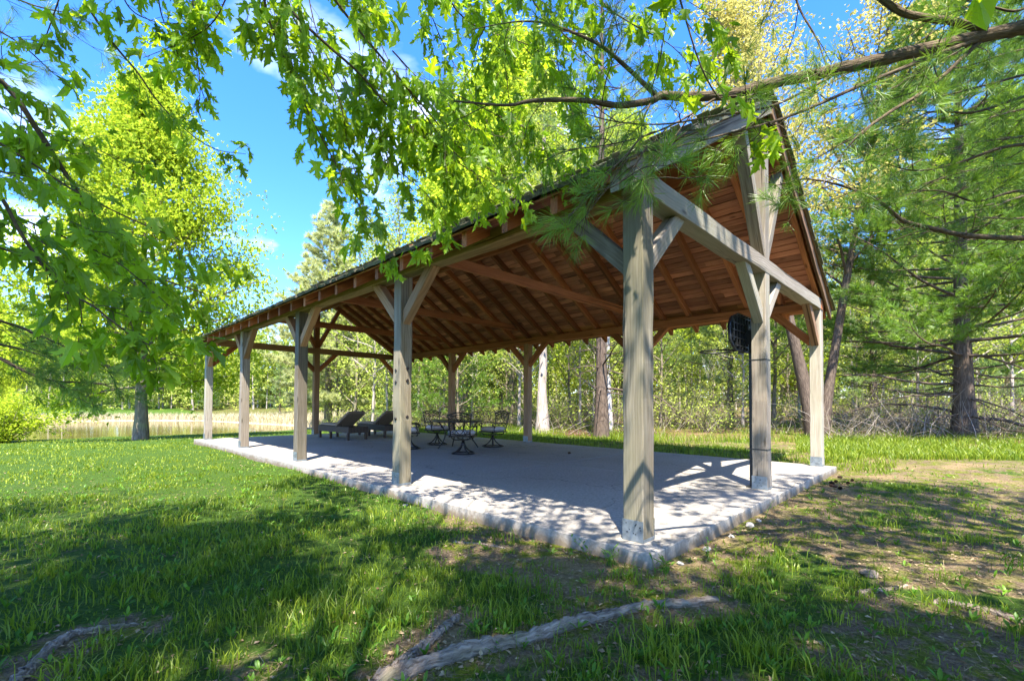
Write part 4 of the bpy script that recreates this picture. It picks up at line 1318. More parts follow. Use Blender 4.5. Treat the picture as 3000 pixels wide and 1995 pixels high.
# reeds and dry grass round the pond's far shore, tall green grass on the wood's edge
rng = np.random.default_rng(140)
BL_V = np.array([(-.5, 0, 0), (.5, 0, 0), (.38, .5, 0), (-.38, .5, 0), (0, 1, 0)])
BL_F = [np.array([(0, 1, 2, 3)]), np.array([(3, 2, 4)])]
def blades(mb, rng, P, hgt, wid, lean, bend, rnd=None):
    """grass blades as bent strips"""
    n = len(P)
    az = rng.uniform(0, 2*pi, n); ln = hgt*rng.uniform(.45, 1.15, n)
    le = np.abs(rng.normal(0, lean, n)); dirv = np.c_[np.cos(az), np.sin(az), np.zeros(n)]
    fz = rng.uniform(0, 2*pi, n); sd = np.c_[np.cos(fz), np.sin(fz), np.zeros(n)]
    w = (wid*rng.uniform(.6, 1.3, n))[:, None]
    up1 = nrm(dirv*np.tan(le)[:, None]*.6+UP); up2 = nrm(dirv*(np.tan(le)+bend)[:, None]+UP)
    b = P; m_ = b+up1*(ln*.55)[:, None]; e = m_+up2*(ln*.45)[:, None]
    V = np.stack([b-sd*w/2, b+sd*w/2, m_+sd*w*.42, m_-sd*w*.42, e], 1)
    T = np.zeros((n, 5, 3)); T[..., 0] = (rng.random(n) if rnd is None else rnd)[:, None]
    F4 = (np.array([[0, 1, 2, 3]])[None]+(np.arange(n)*5)[:, None, None]).reshape(-1, 4)
    F3 = (np.array([[3, 2, 4]])[None]+(np.arange(n)*5)[:, None, None]).reshape(-1, 3)
    mb.V.append(V.reshape(-1, 3)); mb.T.append(T.reshape(-1, 3))
    mb.F.append((F4+mb.n, 0, False)); mb.F.append((F3+mb.n, 0, False)); mb.n += n*5
mb = MB()
x = rng.uniform(-45, 20, 90000); y = rng.uniform(34, 76, 90000); sd = pond_sd(x, y)
ok = (sd > .1) & (sd < 7) & ((y > 48) | (x > 8.2)) & (rng.random(len(x)) < np.where(sd < 5, 1, .4))
P = np.c_[x, y, ground_h(x, y, False)][ok]
blades(mb, rng, P, .85, .045, .25, .5)
tag(mb.build('reeds', M['reed']), kind='stuff')
mb = MB()
px = rng.uniform(1250, 3050, 26000); d = rng.uniform(13.8, 22, 26000)
P = CAM+d[:, None]*(FW+((px-CX)/FPX)[:, None]*RT); x, y = P[:, 0], P[:, 1]
ok = (x > 9.0) & (rng.random(len(x)) < sstep(.35, .6, fbm(x*.6, y*.6, 55)+.12)*(1-.6*sstep(11, 15, x)))
P = np.c_[x, y, ground_h(x, y)][ok]
blades(mb, rng, P, .28, .013, .35, .6)
px = rng.uniform(2330, 3080, 26000); d = rng.uniform(9.9, 15.5, 26000)
P = CAM+d[:, None]*(FW+((px-CX)/FPX)[:, None]*RT); x, y = P[:, 0], P[:, 1]
ok = (x > 7.6) & (rng.random(len(x)) < sstep(.40, .62, fbm(x*.9+3, y*.9, 57)+.16*sstep(9.3, 10.5, x))*(1-.7*sstep(13, 16, x)))
P = np.c_[x, y, ground_h(x, y)][ok]
blades(mb, rng, P, .20, .013, .4, .6)
x = rng.uniform(W+.25, W+2.2, 15000); y = rng.uniform(-1, 17, 15000)
ok = rng.random(15000) < .35+.65*sstep(.3, .5, vnoise(x*2, y*2, 4))
P = np.c_[x, y, ground_h(x, y)][ok]; blades(mb, rng, P, .16, .012, .4, .5)
tag(mb.build('tall_grass', M['grass']), kind='stuff')

# ------------------------------------------------------------------ near trees: their limbs hang into the picture
def off_frame(P, top=0., side=60):
    """true where a point stays outside the picture (crowns are pruned there so that only the hanging limbs enter it)"""
    u, v, z = project(P)
    return ~((z > .05) & (u > -side) & (u < 3000+side) & (v > -top) & (v < 2100))

def link(mbw, root, p, r, rng):
    """carry a limb that enters the picture back to its trunk"""
    o = np.array(root.location)
    if not off_frame((p+o)[None], 0., 5)[0]: return
    zt = max(1.5, p[2]+rng.uniform(-.3, .9)); q = np.array([0, 0, zt])
    m_ = (p*.55+q*.45)+rng.normal(0, .15, 3)+UP*.25
    tube(mbw, spline([q, m_, p], 12), np.linspace(max(.011, r*1.1), r, 12), 6, rng=rng, cap=False)

def near_maple(root, rng, limbs, tw_gap=.080, leaf=(.06, .125), tw_len=(.12, .42), dens=1.0):
    mbw = MB(); P_ = []; Y_ = []; N_ = []
    for pts, r0, r1, *gm in limbs:
        gm = gm[0] if gm else 1.
        P = spline(pts, 8*len(pts)); n = len(P)
        tube(mbw, P, np.linspace(r0, r1, n), 7, rng=rng, bump=.04)
        link(mbw, root, P[0], r0, rng)
        ln = np.concatenate([[0], np.cumsum(np.linalg.norm(np.diff(P, axis=0), axis=1))])
        s = .03
        while s < ln[-1]:
            q = np.array([np.interp(s, ln, P[:, k]) for k in range(3)])
            t = nrm(np.array([np.interp(s+.05, ln, P[:, k]) for k in range(3)])-np.array([np.interp(s-.05, ln, P[:, k]) for k in range(3)])+1e-6)
            ax = rng.normal(0, 1, 3); ax = nrm(ax-t*(ax@t))
            L2 = rng.uniform(*tw_len)*(1-.4*s/ln[-1])
            d = nrm(t*.7+ax*.8-UP*.15)
            Q = [q]
            for k in range(5):
                d = nrm(d+rng.normal(0, .13, 3)-UP*.07); Q.append(Q[-1]+d*L2/5)
            Q = np.array(Q)
            tube(mbw, Q, np.linspace(max(.0022, r1*.6), .0012, 6), 4, rng=rng, cap=False)
            m = max(2, int(L2/.05*dens))
            for k in range(m):
                v = 1-(k/m)*.8; b = np.array([np.interp(v, np.linspace(0, 1, 6), Q[:, c]) for c in range(3)])
                for sgn in (1, -1):
                    if rng.random() < .12: continue
                    sd = nrm(np.cross(d, UP)+rng.normal(0, .25, 3))*sgn
                    pd = nrm(sd*.8+d*.6-UP*.2+rng.normal(0, .2, 3)); pl = rng.uniform(.03, .075)
                    e = b+pd*pl
                    tube(mbw, [b, b+pd*pl*.5+UP*.004, e], .0009, 3, rng=rng, cap=False)
                    P_.append(e); Y_.append(nrm(pd*.55-UP*rng.uniform(.1, .85)+rng.normal(0, .25, 3))); N_.append(nrm(UP+rng.normal(0, .45, 3)))
            s += gm*tw_gap*rng.uniform(.6, 1.4)
    P_ = np.array(P_); Y_ = np.array(Y_); N_ = np.array(N_)
    mbw.build('branch', M['twig'], root)
    mb = MB()
    for k_ in range(4):
        i = np.arange(len(P_)) % 4 == k_
        lv = LEAF_V*np.array([(.82, 1.05, .92, 1.12)[k_], 1, (1.6, .5, -.6, 2.4)[k_]])+np.array([0, 0, 1.])*(LEAF_V[:, :1]*LEAF_V[:, 1:2]*(.3, -.35, .2, .1)[k_])
        scatter(mb, lv, LEAF_F, P_[i], orient(Y_[i], N_[i]), rng.uniform(leaf[0], leaf[1], i.sum())*(.8+.35*rng.random(i.sum())), rng=rng)
    mb.build('foliage', M['maple'], root)
    print('maple leaves', len(P_))

def A3(*pts): return [at(*p) for p in pts]
SM = empty('maple_tree', (-6.6, -3.6, float(ground_h(-6.6, -3.6))), 0, 'lobed-leaf maple whose drooping twigs hang across the top middle and left of the picture', 'tree')
smo = np.array(SM.location)
SM_loc = smo.copy()
rng = np.random.default_rng(200)
limbs = [
    (A3((760, -160, 2.5), (777, 16, 2.7), (810, 119, 2.75), (858, 228, 2.8), (907, 336, 2.9), (967, 450, 3.0), (1021, 553, 3.1), (1086, 651, 3.2), (1165, 740, 3.25)), .0085, .002),
    (A3((760, -160, 2.5), (831, 5, 2.6), (956, 130, 2.7), (1054, 217, 2.8), (1130, 304, 2.9), (1227, 390, 3.0), (1325, 466, 3.1), (1428, 531, 3.2), (1500, 590, 3.2)), .010, .002),
    (A3((900, -140, 2.6), (989, 11, 2.8), (1108, 157, 2.9), (1178, 239, 2.95), (1260, 336, 3.0), (1330, 418, 3.1), (1401, 472, 3.15), (1490, 535, 3.2)), .009, .002),
    (A3((1108, 157, 2.9), (1124, 293, 2.95), (1138, 428, 3.0), (1150, 500, 3.0)), .004, .0015),
    (A3((1150, 150, 2.9), (1227, 233, 3.1), (1336, 336, 3.2), (1401, 385, 3.25), (1490, 405, 3.3)), .005, .0018),
    (A3((800, -60, 2.7), (875, 81, 2.8), (929, 179, 2.9), (994, 293, 3.0), (1021, 434, 3.1), (1054, 553, 3.15), (1085, 690, 3.2)), .006, .0018),
    (A3((1180, 240, 3.0), (1290, 400, 3.0), (1400, 520, 3.05), (1440, 600, 3.1)), .005, .0016),
    (A3((1000, 210, 3.1), (1060, 330, 3.15), (1150, 480, 3.2), (1250, 570, 3.2), (1310, 660, 3.25)), .005, .0016),
    # left part
    (A3((200, -120, 3.0), (247, 0, 3.2), (321, 115, 3.3), (402, 212, 3.4), (459, 293, 3.45), (534, 373, 3.5), (626, 436, 3.6), (720, 452, 3.6)), .010, .002, 2.0),
    (A3((190, -60, 2.9), (172, 0, 3.0), (138, 98, 3.0), (110, 160, 3.0)), .006, .002, 2.2),
    (A3((560, -140, 3.2), (565, 0, 3.3), (568, 103, 3.3), (580, 189, 3.3), (586, 275, 3.3), (575, 340, 3.3)), .006, .0018, 1.2),
    (A3((700, -140, 3.0), (660, 0, 3.1), (610, 80, 3.2), (520, 130, 3.3), (420, 170, 3.4)), .006, .0018, 1.6),
    (A3((-140, 180, 2.2), (11, 247, 2.4), (115, 390, 2.5), (189, 505, 2.6), (230, 562, 2.6), (344, 729, 2.8), (430, 800, 2.9), (600, 860, 3.0)), .017, .004),
    (A3((-120, 440, 1.8), (0, 574, 1.9), (57, 677, 1.95), (115, 763, 2.0), (189, 850, 2.05), (270, 895, 2.1), (325, 938, 2.15), (402, 992, 2.2), (490, 1034, 2.3), (545, 1045, 2.3)), .0085, .002),
    (A3((-120, 560, 2.0), (60, 640, 2.1), (200, 700, 2.2), (330, 760, 2.3), (420, 830, 2.4), (500, 900, 2.5)), .006, .0018),
    (A3((-100, 360, 2.3), (80, 470, 2.4), (220, 560, 2.5), (380, 640, 2.6), (520, 700, 2.7), (640, 760, 2.8)), .007, .0018),
    (A3((-100, 700, 1.9), (40, 740, 2.0), (160, 800, 2.1), (280, 890, 2.2), (380, 930, 2.2)), .006, .0018),
    (A3((-100, 260, 2.8), (40, 330, 2.9), (160, 400, 2.9), (290, 440, 3.0), (420, 520, 3.1)), .006, .0018, 1.6),
    (A3((-60, 60, 3.0), (60, 130, 3.0), (150, 210, 3.1), (210, 260, 3.1)), .006, .0018, 2.5),
    (A3((450, -140, 3.2), (470, 30, 3.3), (505, 120, 3.4), (545, 220, 3.4)), .006, .0018, 1.2),
    (A3((330, -140, 3.0), (370, 10, 3.1), (440, 60, 3.2), (520, 70, 3.2)), .006, .0018, 1.3),
    (A3((880, -140, 3.8), (930, 100, 3.9), (1010, 260, 4.0), (1100, 400, 4.0)), .006, .0018, 1.1),
    (A3((1040, -140, 3.9), (1100, 90, 4.0), (1190, 270, 4.1), (1300, 430, 4.1)), .006, .0018, 1.1),
    (A3((1200, -140, 4.1), (1290, 110, 4.2), (1390, 290, 4.2), (1480, 460, 4.2)), .006, .0018, 1.1),
    (A3((1380, -140, 4.2), (1470, 60, 4.2), (1590, 200, 4.3), (1680, 330, 4.3)), .006, .0018, 1.2),
    # top middle
    (A3((1250, -160, 3.4), (1330, 20, 3.6), (1420, 90, 3.7), (1540, 130, 3.8), (1650, 200, 3.8)), .008, .002),
    (A3((1500, -160, 3.2), (1560, 0, 3.4), (1640, 90, 3.5), (1730, 170, 3.5), (1800, 260, 3.6)), .008, .002),
    (A3((1680, -160, 3.2), (1760, 0, 3.4), (1850, 70, 3.4), (1960, 130, 3.5), (2030, 200, 3.5)), .007, .002),
    (A3((1400, -140, 3.6), (1440, 60, 3.8), (1480, 200, 3.9), (1500, 330, 4.0), (1560, 430, 4.0)), .006, .002),
    (A3((1600, -140, 3.8), (1620, 100, 4.0), (1650, 260, 4.0), (1700, 400, 4.0), (1690, 520, 4.0)), .006, .002),
    (A3((1960, -120, 2.2), (2010, 60, 2.3), (2060, 210, 2.35), (2120, 300, 2.4), (2210, 345, 2.4), (2310, 375, 2.4)), .0055, .0018, 1.6),
    (A3((1300, 260, 3.9), (1440, 330, 4.0), (1580, 400, 4.1), (1640, 480, 4.1)), .005, .002),
]
limbs = [([p-smo for p in pts], a, b, *g_) for pts, a, b, *g_ in limbs]
near_maple(SM, rng, limbs)
# trunk and pruned crown of that maple, unseen behind the photographer, shaped to dapple the foreground
tb, A, D = grow(rng, 12.5, .24, lambda u: 8.2*(1-u**1.8)**.8, .24, 64, .12, 1.2, 16, .75, lk=.0035, sub_len=.34)
ok = off_frame(A+SM_loc, 330, 250) & (np.linalg.norm(A+SM_loc-CAM, axis=1) > 2.2)
holes = vnoise(A[:, 0]*1.5, A[:, 1]*1.5, 91)*.6+vnoise(A[:, 0]*2.6, A[:, 2]*1.8, 92)*.4
ok &= holes > .545
def sun_at(P, z):
    return P[:, 0]+KX*(P[:, 2]-z), P[:, 1]+KY*(P[:, 2]-z)
qx, qy = sun_at(A+SM_loc, 2.8)
ok &= ~((qx > -3.4) & (qx < .2) & (qy > -1.6) & (qy < 1.8) & (rng.random(len(A)) < .75))  # opened along the sun's path so light reaches the hanging twigs
wood_mb([tb[0]]+[q for q in tb[1:] if off_frame(q[0]+SM_loc, 60).all()], rng).build('trunk', M['bark'], SM)
mb = MB(); leaves(mb, rng, A[ok], 26, .22, .17); mb.build('crown', M['maple'], SM)

# the pine on the right whose limbs cross the upper right
def near_pine(root, rng, limbs, needm, n_tw=1.0, tlen=.112, tw=.0021, tn=36, twl=(.2, .6), droop=.1, prob=1.):
    o = np.array(root.location)
    mbw = MB(); P_ = []; D_ = []
    for pts, r0, r1, gap in limbs:
        P = spline(np.array(pts)-o, 8*len(pts)); n = len(P)
        link(mbw, root, P[0], r0, rng)
        tube(mbw, P, np.linspace(r0, r1, n)*(1+.0*rng.random(n)), 8, rng=rng, bump=.05)
        ln = np.concatenate([[0], np.cumsum(np.linalg.norm(np.diff(P, axis=0), axis=1))])
        s = .05
        while s < ln[-1]:
            f = s/ln[-1]
            q = np.array([np.interp(s, ln, P[:, k]) for k in range(3)])
            t = nrm(np.array([np.interp(s+.05, ln, P[:, k]) for k in range(3)])-np.array([np.interp(s-.05, ln, P[:, k]) for k in range(3)])+1e-6)
            hd = nrm(np.cross(UP, t))*(1 if rng.random() < .5 else -1)
            d = nrm(t*.8+hd*.8+rng.normal(0, .25, 3)-UP*.1)
            L2 = rng.uniform(*twl)*(1-.35*f)
            Q = [q]
            for k in range(6):
                d = nrm(d+rng.normal(0, .14, 3)-UP*droop*.5+UP*(.12 if k > 3 else 0)); Q.append(Q[-1]+d*L2/6)
            Q = np.array(Q)
            tube(mbw, Q, np.linspace(.0035, .0016, 7), 4, rng=rng, cap=False)
            P_.append(Q[-1]); D_.append(d)
            for k in range(int(L2/.13)):
                v = 1-.6*(k+rng.random())/max(1, L2/.13)
                b = np.array([np.interp(v, np.linspace(0, 1, 7), Q[:, c]) for c in range(3)])
                dd = nrm(d+rng.normal(0, .6, 3)); l3 = rng.uniform(.03, .14)
                tube(mbw, [b, b+dd*l3*.5-UP*.004, b+dd*l3], .0014, 3, rng=rng, cap=False)
                P_.append(b+dd*l3); D_.append(dd)
            s += gap*rng.uniform(.6, 1.4)
        P_.append(P[-1]); D_.append(nrm(P[-1]-P[-2]))
    P_ = np.array(P_); D_ = np.array(D_)
    mbw.build('branch', M['twig'], root)
    mb = MB()
    for v in range(4):
        tv, tf = tuft(rng, tn, tlen, tw, (.12, 1.15))
        i = np.arange(len(P_)) % 4 == v
        scatter(mb, tv, tf, P_[i], orient(D_[i], nrm(rng.normal(0, .3, (i.sum(), 3))+UP)), rng.uniform(.8, 1.15, i.sum()), rng=rng)
    mb.build('needles', needm, root)
    print('tufts', len(P_))

OP = empty('pine_tree', (.6, -5.3, float(ground_h(.6, -5.3))), 0, 'long-needled pine whose thick limb sweeps in from the upper right over the roof', 'pine tree')
rng = np.random.default_rng(210)
main = A3((3150, 60, 3.0), (3000, 83, 3.0), (2885, 105, 3.0), (2692, 149, 2.95), (2488, 196, 2.9), (2251, 248, 2.85), (2141, 276, 2.8), (2031, 284, 2.75), (1937, 281, 2.7), (1909, 296, 2.65), (1810, 309, 2.6), (1700, 294, 2.5), (1563, 296, 2.45), (1482, 309, 2.4), (1330, 297, 2.3))
limbs = [
    (main, .048, .004, .28),
    (A3((2538, -40, 2.9), (2648, 39, 2.9), (2803, 66, 2.95), (2885, 88, 2.97))[::-1], .026, .018, .22),
    (A3((1925, 284, 2.68), (1854, 215, 2.6), (1772, 143, 2.5), (1700, 105, 2.5), (1600, 70, 2.5), (1509, 65, 2.5), (1384, 87, 2.5)), .014, .002, .17),
    (A3((2885, 110, 3.0), (2747, 160, 2.9), (2637, 204, 2.8), (2527, 248, 2.7), (2417, 298, 2.6), (2279, 353, 2.5), (2120, 395, 2.45), (1980, 430, 2.4), (1850, 450, 2.4)), .015, .002, .20),
    (A3((2870, 125, 3.0), (2720, 259, 2.9), (2604, 331, 2.8), (2516, 397, 2.7), (2444, 485, 2.6), (2400, 560, 2.5)), .014, .002, .16),
    (A3((2472, 204, 2.9), (2361, 265, 2.75), (2251, 314, 2.6), (2086, 342, 2.45), (1948, 364, 2.4), (1810, 358, 2.35), (1700, 330, 2.3)), .009, .002, .20),
    (A3((2110, 280, 2.8), (2000, 350, 2.6), (1900, 395, 2.5), (1780, 425, 2.45), (1650, 440, 2.4)), .007, .002, .20),
    (A3((1909, 298, 2.65), (1885, 350, 2.55), (1875, 420, 2.45), (1865, 480, 2.35), (1850, 520, 2.3)), .006, .002, .16),
    (A3((1880, 400, 2.3), (1820, 470, 2.2), (1770, 510, 2.15)), .005, .002, .12),
    (A3((1895, 430, 2.3), (1850, 500, 2.2), (1800, 545, 2.15), (1740, 560, 2.15)), .005, .002, .11),
    (A3((1960, 430, 2.4), (1920, 480, 2.3), (1880, 530, 2.25)), .004, .002, .14),
    (A3((3120, 690, 3.6), (3000, 698, 3.5), (2838, 691, 3.4), (2742, 672, 3.3), (2647, 647, 3.2), (2583, 596, 3.1), (2487, 551, 3.0), (2366, 525, 2.9), (2270, 545, 2.8)), .024, .003, .17),
    (A3((3120, 420, 3.4), (2950, 430, 3.3), (2800, 480, 3.3), (2680, 500, 3.2), (2560, 470, 3.1)), .014, .002, .14),
    (A3((3120, 250, 3.2), (2980, 290, 3.2), (2850, 330, 3.2), (2720, 330, 3.1), (2600, 400, 3.0)), .014, .002, .14),
    (A3((3120, 560, 3.2), (2980, 560, 3.2), (2860, 590, 3.2), (2760, 560, 3.1), (2660, 560, 3.0)), .012, .002, .14),
    (A3((2300, -120, 3.0), (2340, 20, 3.0), (2390, 110, 2.95), (2420, 190, 2.9)), .008, .003, .2),
    (A3((3100, -60, 3.4), (2990, 30, 3.3), (2870, 10, 3.3), (2740, -20, 3.2)), .012, .003, .14),
    (A3((3150, 180, 4.6), (3000, 220, 4.6), (2850, 260, 4.5), (2700, 300, 4.4), (2580, 350, 4.3)), .016, .003, .10),
    (A3((3150, 380, 4.8), (3000, 400, 4.8), (2850, 420, 4.7), (2720, 460, 4.6), (2600, 520, 4.5)), .016, .003, .10),
    (A3((3150, 520, 5.0), (3000, 510, 5.0), (2860, 540, 4.9), (2720, 600, 4.8)), .014, .003, .10),
    (A3((3150, 40, 4.4), (3000, 60, 4.4), (2850, 130, 4.4), (2700, 210, 4.3), (2560, 290, 4.2)), .014, .003, .10),
    (A3((3150, 620, 5.6), (2980, 640, 5.6), (2830, 640, 5.5), (2680, 690, 5.4)), .014, .003, .09),
    (A3((3150, 300, 5.4), (3000, 320, 5.4), (2850, 360, 5.3), (2700, 400, 5.2), (2560, 440, 5.0)), .016, .003, .08),
    (A3((3150, 120, 5.2), (2980, 150, 5.2), (2820, 200, 5.2), (2680, 250, 5.1), (2540, 300, 5.0)), .016, .003, .08),
    (A3((3150, 470, 4.2), (2990, 480, 4.2), (2840, 500, 4.2), (2700, 540, 4.1)), .014, .003, .09),
]
near_pine(OP, rng, limbs, M['needle'])
opl = np.array(OP.location)
tb, A, D = pine_parts(rng, 12, .27, .20, 16, 5, lambda u: 4.6*(1-u)**.7+.3, 3.4, 4, 0, (0, 0))
ok = off_frame(A+opl, 40, 200)
ok &= vnoise(A[:, 0]*1.6, A[:, 1]*1.6, 93)*.6+vnoise(A[:, 0]*2, A[:, 2]*1.4, 94)*.4 > .45  # tufts removed from the unseen crown to let dappled sun through
wood_mb([tb[0]]+[q for q in tb[1:] if off_frame(q[0]+opl, 40, 200).all()], rng).build('trunk', M['bark_dark'], OP)
mb = MB(); tv, tf = tuft(rng, 34, .18, .014, tri=True); i = np.flatnonzero(ok)
scatter(mb, tv, tf, A[i], orient(D[i], nrm(rng.normal(0, 1, (len(i), 3)))), rng.uniform(.8, 1.2, len(i)), rng=rng)
mb.build('crown', M['needle'], OP)

# the dark pine at the left
LP = empty('pine_tree', (-8.8, 1.8, float(ground_h(-8.8, 1.8))), 0, 'dark shaded pine whose low limb reaches in at the left edge', 'pine tree')
rng = np.random.default_rng(220)
limbs = [
    (A3((-160, 960, 3.4), (0, 1050, 3.6), (130, 1110, 3.8), (240, 1120, 4.0), (350, 1125, 4.2)), .016, .003, .07),
    (A3((-160, 900, 3.2), (0, 940, 3.4), (110, 980, 3.6), (220, 1030, 3.8), (320, 1080, 4.0)), .012, .003, .06),
    (A3((-160, 1000, 3.6), (0, 1010, 3.8), (120, 1040, 4.0), (230, 1080, 4.2)), .012, .003, .06),
    (A3((-160, 520, 3.0), (-20, 500, 3.2), (80, 530, 3.3), (170, 560, 3.5)), .012, .003, .08),
    (A3((-120, -60, 3.4), (0, -20, 3.4), (110, 20, 3.5), (200, 40, 3.6)), .010, .003, .09),
    (A3((-120, 170, 3.6), (0, 180, 3.6), (90, 190, 3.7)), .008, .003, .10),
]
near_pine(LP, rng, limbs, M['needle'], twl=(.25, .7), tn=40, tlen=.115, tw=.0022)
lpl = np.array(LP.location)
tb, A, D = pine_parts(rng, 13, .24, .12, 17, 5, lambda u: 4.0*(1-u)**.7+.3, 3.0, 3, 0, (0, 0))
ok = off_frame(A+lpl, 40, 250)
wood_mb([tb[0]]+[q for q in tb[1:] if off_frame(q[0]+lpl, 40, 250).all()], rng).build('trunk', M['bark_dark'], LP)
mb = MB(); tv, tf = tuft(rng, 22, .15, .006, tri=True); i = np.flatnonzero(ok)
scatter(mb, tv, tf, A[i], orient(D[i], nrm(rng.normal(0, 1, (len(i), 3)))), rng.uniform(.8, 1.2, len(i)), rng=rng)
mb.build('crown', M['needle'], LP)
print('near trees')

# ------------------------------------------------------------------ lawn
rng = np.random.default_rng(300)
def ground_scatter(n, r0, r1, half=62, power=1.):
    a = R(1)*rng.uniform(-half, half, n)+YAW
    r = np.sqrt(rng.uniform(r0*r0, r1*r1, n)) if power == 2 else rng.uniform(r0, r1, n)
    return CAM[0]+r*np.sin(a), CAM[1]+r*np.cos(a), r
mb = MB()
def lawn(n, r0, r1, hgt, wid, lean=.45, bend=.55, power=1.):
    x, y, r = ground_scatter(n, r0, r1, power=power)
    sd = pond_sd(x, y); b = bare_mask(x, y)
    tuf = sstep(.34, .60, vnoise(x*1.7, y*1.7, 61)*.6+vnoise(x*4.2, y*4.2, 62)*.4)
    inside = (x > -.24) & (x < W+.08) & (y > -.21) & (y < L+.22)
    keep = rng.random(n) < (1-.93*b)*(.22+.78*tuf)
    ok = keep & ~inside & (sd > .8) & (x < 16) & (root_dist(x, y) > .055)
    P = np.c_[x, y, ground_h(x, y)][ok]
    tone = np.clip(.45*vnoise(x*.9, y*.9, 63)+.45*rng.random(n)+.3*sstep(7, 10, y)*sstep(.5, -1.5, x), 0, 1)[ok]  # far-left blades made paler to carry the sunlit strip in their colour
    hh = (hgt*(.55+.75*tuf)*(1-.45*b))[ok]
    blades(mb, rng, P, hh, wid, lean, bend, tone)
lawn(30000, 1.3, 4.5, .075, .0058)
lawn(46000, 3.5, 10, .068, .0095)
lawn(56000, 8, 20, .06, .017)
lawn(60000, 17, 42, .055, .030, power=2)
# taller tufts nearby
c = 420
x, y, r = ground_scatter(c, 1.4, 7.5, 56)
b = bare_mask(x, y)
k = ((b < .5) | (rng.random(c) < .25)) & (root_dist(x, y) > .12)
k &= ~((x > -.4) & (y > -.4))
for x0, y0 in zip(x[k], y[k]):
    m = int(rng.uniform(18, 50)); s = rng.uniform(.04, .13)
    px_ = x0+rng.normal(0, s, m); py_ = y0+rng.normal(0, s, m)
    blades(mb, rng, np.c_[px_, py_, ground_h(px_, py_)], rng.uniform(.09, .19), rng.uniform(.0048, .0085), .4, .7, np.full(m, rng.random()))
grass = mb.build('grass', M['grass']); tag(grass, kind='stuff')
# dry thatch and needle litter lying on the soil
mb = MB()
x, y, r = ground_scatter(80000, 1.3, 13)
b = bare_mask(x, y)
ok = (rng.random(len(x)) < .12+.88*b) & ~((x > -.26) & (x < W+.1) & (y > -.23) & (y < L+.2))
x, y = x[ok], y[ok]; n = len(x)
d = nrm(np.c_[rng.normal(0, 1, (n, 2)), rng.normal(.05, .12, n)])
scatter(mb, np.array([(-.5, 0, 0), (.5, 0, 0), (.4, 1, 0), (-.4, 1, 0)])*np.array([.03, 1, 1]), np.array([(0, 1, 2, 3)]), np.c_[x, y, ground_h(x, y)+.007],
        orient(d, np.tile(UP, (n, 1))), rng.uniform(.02, .09, n), rng=rng)
k = rng.random(n) < .25
scatter(mb, SL_V, SL_F, np.c_[x, y, ground_h(x, y)+.009][k], orient(nrm(np.c_[rng.normal(0, 1, (k.sum(), 2)), rng.normal(.1, .15, k.sum())]), nrm(UP+rng.normal(0, .25, (k.sum(), 3)))), rng.uniform(.015, .04, k.sum()), rng=rng)
tag(mb.build('dry_litter', M['litter']), kind='stuff')

# broad-leaved weeds in the turf
def blade_leaf(rows=6):
    t = np.linspace(0, 1, rows); w = .5*np.sin(pi*np.clip(t*.88+.06, 0, 1))**.8*(t**.35)
    V = []; F = []
    for i in range(rows):
        z = .38*math.sin(t[i]*2.2)*.5
        V += [(-w[i]*.34, t[i]*.92, z+.03), (0, t[i], z-.0), (w[i]*.34, t[i]*.92, z+.03)]
    for i in range(rows-1):
        for k in range(2): F.append((i*3+k, i*3+k+1, i*3+k+4, i*3+k+3))
    return np.array(V), np.array(F)
WV, WF = blade_leaf()
def rosette(mb, rng, x, y, n, ln, up=(.35, 1.1)):
    z = ground_h(x, y)
    a = np.arange(n)*2.4+rng.uniform(0, 6)
    e = rng.uniform(up[0], up[1], n)
    d = np.c_[np.cos(a)*np.cos(e), np.sin(a)*np.cos(e), np.sin(e)]
    nd = np.c_[-np.cos(a)*np.sin(e), -np.sin(a)*np.sin(e), np.cos(e)]
    P = np.tile([x, y, float(z)], (n, 1))+d*.008
    scatter(mb, WV, WF, P, orient(d, nd+rng.normal(0, .15, (n, 3))), ln*rng.uniform(.6, 1.2, n), rng=rng, rnd=np.clip(rng.random()+rng.normal(0, .15, n), 0, 1), sm=True)
mb = MB()
x, y, r = ground_scatter(4200, 1.35, 12, 58)
for x0, y0, r0 in zip(x, y, r):
    if -.28 < x0 < W+.1 and -.26 < y0 < L+.2: continue
    edge = min(abs(x0+.25), abs(y0+.22)) < .22 and x0 > -.5 and y0 > -.5
    if not edge and rng.random() > 1.25*sstep(.30, .68, .6*vnoise(x0*1.5, y0*1.5, 71)+.4*vnoise(x0*4, y0*4, 72)): continue
    if float(bare_mask(np.array([x0]), np.array([y0]))[0]) > .6 and rng.random() < .35: continue
    rosette(mb, rng, x0, y0, int(rng.uniform(2, 8)), rng.uniform(.025, .075), (rng.uniform(.1, .55), rng.uniform(.6, 1.2)))
tag(mb.build('weeds', M['weed']), kind='stuff')

